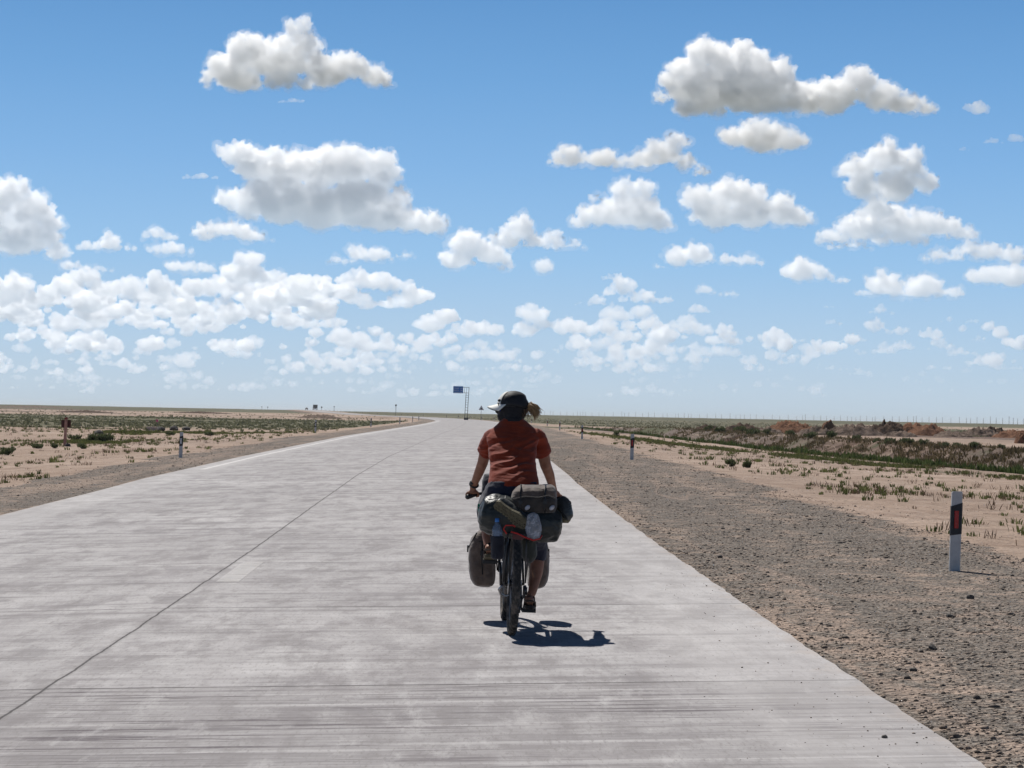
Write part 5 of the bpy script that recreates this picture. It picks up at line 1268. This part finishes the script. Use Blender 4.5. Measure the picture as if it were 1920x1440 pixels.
# brim: curved plate reaching left, slightly towards the road ahead
def brim(off, name, m, par):
    b = MB(); vs = []; fs = []; n1, n2 = 8, 12
    for i in range(n1+1):
        for k in range(n2+1):
            a = math.radians(180-62+124*k/n2); t_ = i/n1
            p0 = CC+Vector((RX*.98*math.cos(a), RY*.98*math.sin(a), .0)); ext = .078*math.cos((a-math.pi)*.95)**.55
            p = p0+Vector((-1, .05, -.24)).normalized()*ext*t_; p.z += -.042*abs(math.sin(a-math.pi))**1.5*t_ + .006+off
            vs.append(p)
    for i in range(n1):
        for k in range(n2): a = i*(n2+1)+k; fs.append((a, a+1, a+n2+2, a+n2+1))
    b.add(vs, fs); o = b.build(name, m, par); s2 = o.modifiers.new('s', 'SOLIDIFY'); s2.thickness = .003; return o
br = brim(0, 'brim', CAPW, cap); brim(-.0045, 'brim_lining', CAPU, br)
# neck gaiter over face and neck
b = MB(); b.ball(HC+Vector((0, 0, -.012)), (.106, .084, .10)); b.ball(HC+Vector((-.05, .012, -.058)), (.062, .062, .055)); b.ball(HC+Vector((-.106, .025, -.02)), (.022, .018, .022))
b.tube([W(961, 775, .5), W(962, 786, .485), W(962, 795, .475)], [.082, .072, .078], 18)
b.fused('neck_gaiter', fabric('black_gaiter_cloth', (.010, .010, .013), .75, .1, .5), rider, .0055, 3, wrinkle(51, .004, 26, (1, 1, 1.5)))
# sunglasses
b = MB(); b.ball(HC+Vector((-.098, -.046, -.002)), (.012, .026, .024), Matrix.Rotation(-.6, 3, 'Z')); b.ball(HC+Vector((-.104, .045, .008)), (.013, .026, .021), Matrix.Rotation(.35, 3, 'Z'))
n = NT('mirror_blue_lens'); n.set(base=(.02, .05, .75, 1), rough=.12, spec=.8, metal=.4); gl = b.build('sunglasses', n.m, rider)
b = MB(); b.tube([HC+Vector((-.10, -.055, .015)), HC+Vector((-.03, -.093, .014)), HC+Vector((.02, -.094, .01))], .0035, 6); b.tube([HC+Vector((-.115, -.01, .014)), HC+Vector((-.118, .01, .018)), HC+Vector((-.115, .03, .014))], .0035, 6); b.build('glasses_frame', simple('glasses_frame_plastic', (.02, .02, .02), .3), gl)
# ponytail
n = NT('blond_hair'); g_ = n.n('TexCoord').outputs['Object']; n.set(base=n.mix(n.noise(g_, 120, 3), (.13, .07, .03, 1), (.42, .26, .12, 1)), rough=.5, spec=.4); HAIR = n.m
b = MB(); q = random.Random(8); root = CC+Vector((.108, -.020, -.012))
for i in range(170):
    a = q.uniform(-1.35, .35) if i > 30 else q.uniform(-1.5, .1); l_ = q.uniform(.045, .12)*(1 if i > 20 else .8)
    r0 = root+Vector((q.gauss(0, .006), q.gauss(0, .012), q.gauss(0, .010))); k = q.uniform(.3, 1)
    d1 = Vector((.6, -.3+q.gauss(0, .2), .45+a*.25)).normalized(); d2 = Vector((math.cos(a), q.gauss(-.1, .35), math.sin(a)-.55)).normalized()
    p1 = r0+d1*l_*.35; p2 = p1+d2*l_*.45; p3 = p2+(d2+Vector((q.gauss(0, .25), q.gauss(0, .25), -.55))).normalized()*l_*.4
    b.tube([r0, p1, p2, p3], [.0042, .0048, .0036, .0012], 5, False)
b.ball(root+Vector((.014, 0, .0)), (.022, .024, .022))
hr = b.build('hair', HAIR, rider)
b = MB(); b.torus(root+Vector((.012, 0, 0)), (1, -.3, .5), .019, .006, 20, 8); b.build('hair_tie', simple('green_hair_tie', (.03, .09, .06), .7), hr)
# loose strands under the cap
b = MB()
for i in range(26):
    r0 = CC+Vector((.085+q.gauss(0, .012), -.05+q.gauss(0, .02), -.025)); b.tube([r0, r0+Vector((q.gauss(.004, .006), -.008, -.03)), r0+Vector((q.gauss(.006, .012), -.006, -.055-q.random()*.02))], [.0022, .002, .0008], 4, False)
b.build('loose_strands', simple('dark_blond_hair', (.10, .055, .03), .6), hr)
# watch, sandals, sock
b = MB(); wp_ = aL[-2].lerp(aL[-1], .35); b.torus(wp_, aL[-1]-aL[-2], .030, .008, 28, 8); wt = b.build('watch', PLAS, rider)
b = MB(); d_ = (aL[-1]-aL[-2]).normalized(); b.tube([wp_+Vector((-.012, -.028, .014)), wp_+Vector((-.016, -.036, .019))], .017, 16); b.build('watch_face', BLK, wt)
SAN = simple('dark_sandal_rubber', (.03, .024, .022), .8, .3, 40); SAS = simple('brown_sandal_strap', (.06, .042, .036), .8, .3, 50); SANL = simple('olive_sandal_sole', (.085, .075, .048), .85, .3, 50)
def sandal(ped, tilt, m):
    b = MB(); vs = []; fs = []; pf = [(-.135, .022, .012+tilt), (-.115, .034, .010+tilt), (-.06, .038, .006+tilt*.7), (0, .040, 0+tilt*.25), (.06, .048, -.003), (.10, .046, 0), (.135, .024, .006)]
    for y_, w_, z in pf:
        for q1, q2 in ((-1, .0), (1, .0), (1, .026), (-1, .026)): vs.append(ped+Vector((w_*q1, y_, z-.012+q2)))
    for i in range(len(pf)-1):
        for k in range(4): a = i*4+k; b2 = i*4+(k+1) % 4; fs.append((a, b2, b2+4, a+4))
    fs += [(3, 2, 1, 0), tuple(len(vs)-4+k for k in range(4))]; b.add(vs, fs); s1 = b.build('sandal', m, rider, sm=False); bv = s1.modifiers.new('b', 'BEVEL'); bv.width = .004
    b = MB(); hz = .055+tilt
    b.tube([ped+Vector((-.036, -.02, .01+tilt*.5)), ped+Vector((-.032, -.06, hz-.01)), ped+Vector((-.024, -.125, hz)), ped+Vector((.0, -.140, hz+.002)), ped+Vector((.024, -.125, hz)), ped+Vector((.034, -.06, hz-.01)), ped+Vector((.038, -.02, .01+tilt*.5))], [(.004, .012)]*7, 8)
    b.tube([ped+Vector((-.040, .03, .012)), ped+Vector((-.02, .03, .052)), ped+Vector((.02, .03, .054)), ped+Vector((.044, .03, .012))], [(.012, .004)]*4, 8)
    b.tube([ped+Vector((-.036, -.06, .02+tilt)), ped+Vector((-.034, -.05, .075+tilt)), ped+Vector((0, -.02, .095+tilt)), ped+Vector((.034, -.05, .075+tilt)), ped+Vector((.038, -.06, .02+tilt))], [(.010, .005)]*5, 8)
    b.build('strap', SAS, s1)
sandal(pedR, .01, SAN); sandal(pedL, .03, SANL)
# re-centre the rider on the ground point below the saddle
def recentre(o, c):
    o.data.transform(Matrix.Translation(-c)); o.location = c
    def rec(x):
        for ch in x.children: ch.data.transform(Matrix.Translation(-c)); rec(ch)
    rec(o)
recentre(rider, Vector((0, Y0+.2, .45)))
tag(rider, 'person in a rust red t-shirt, black cap and blond ponytail riding the loaded bicycle away', 'person')
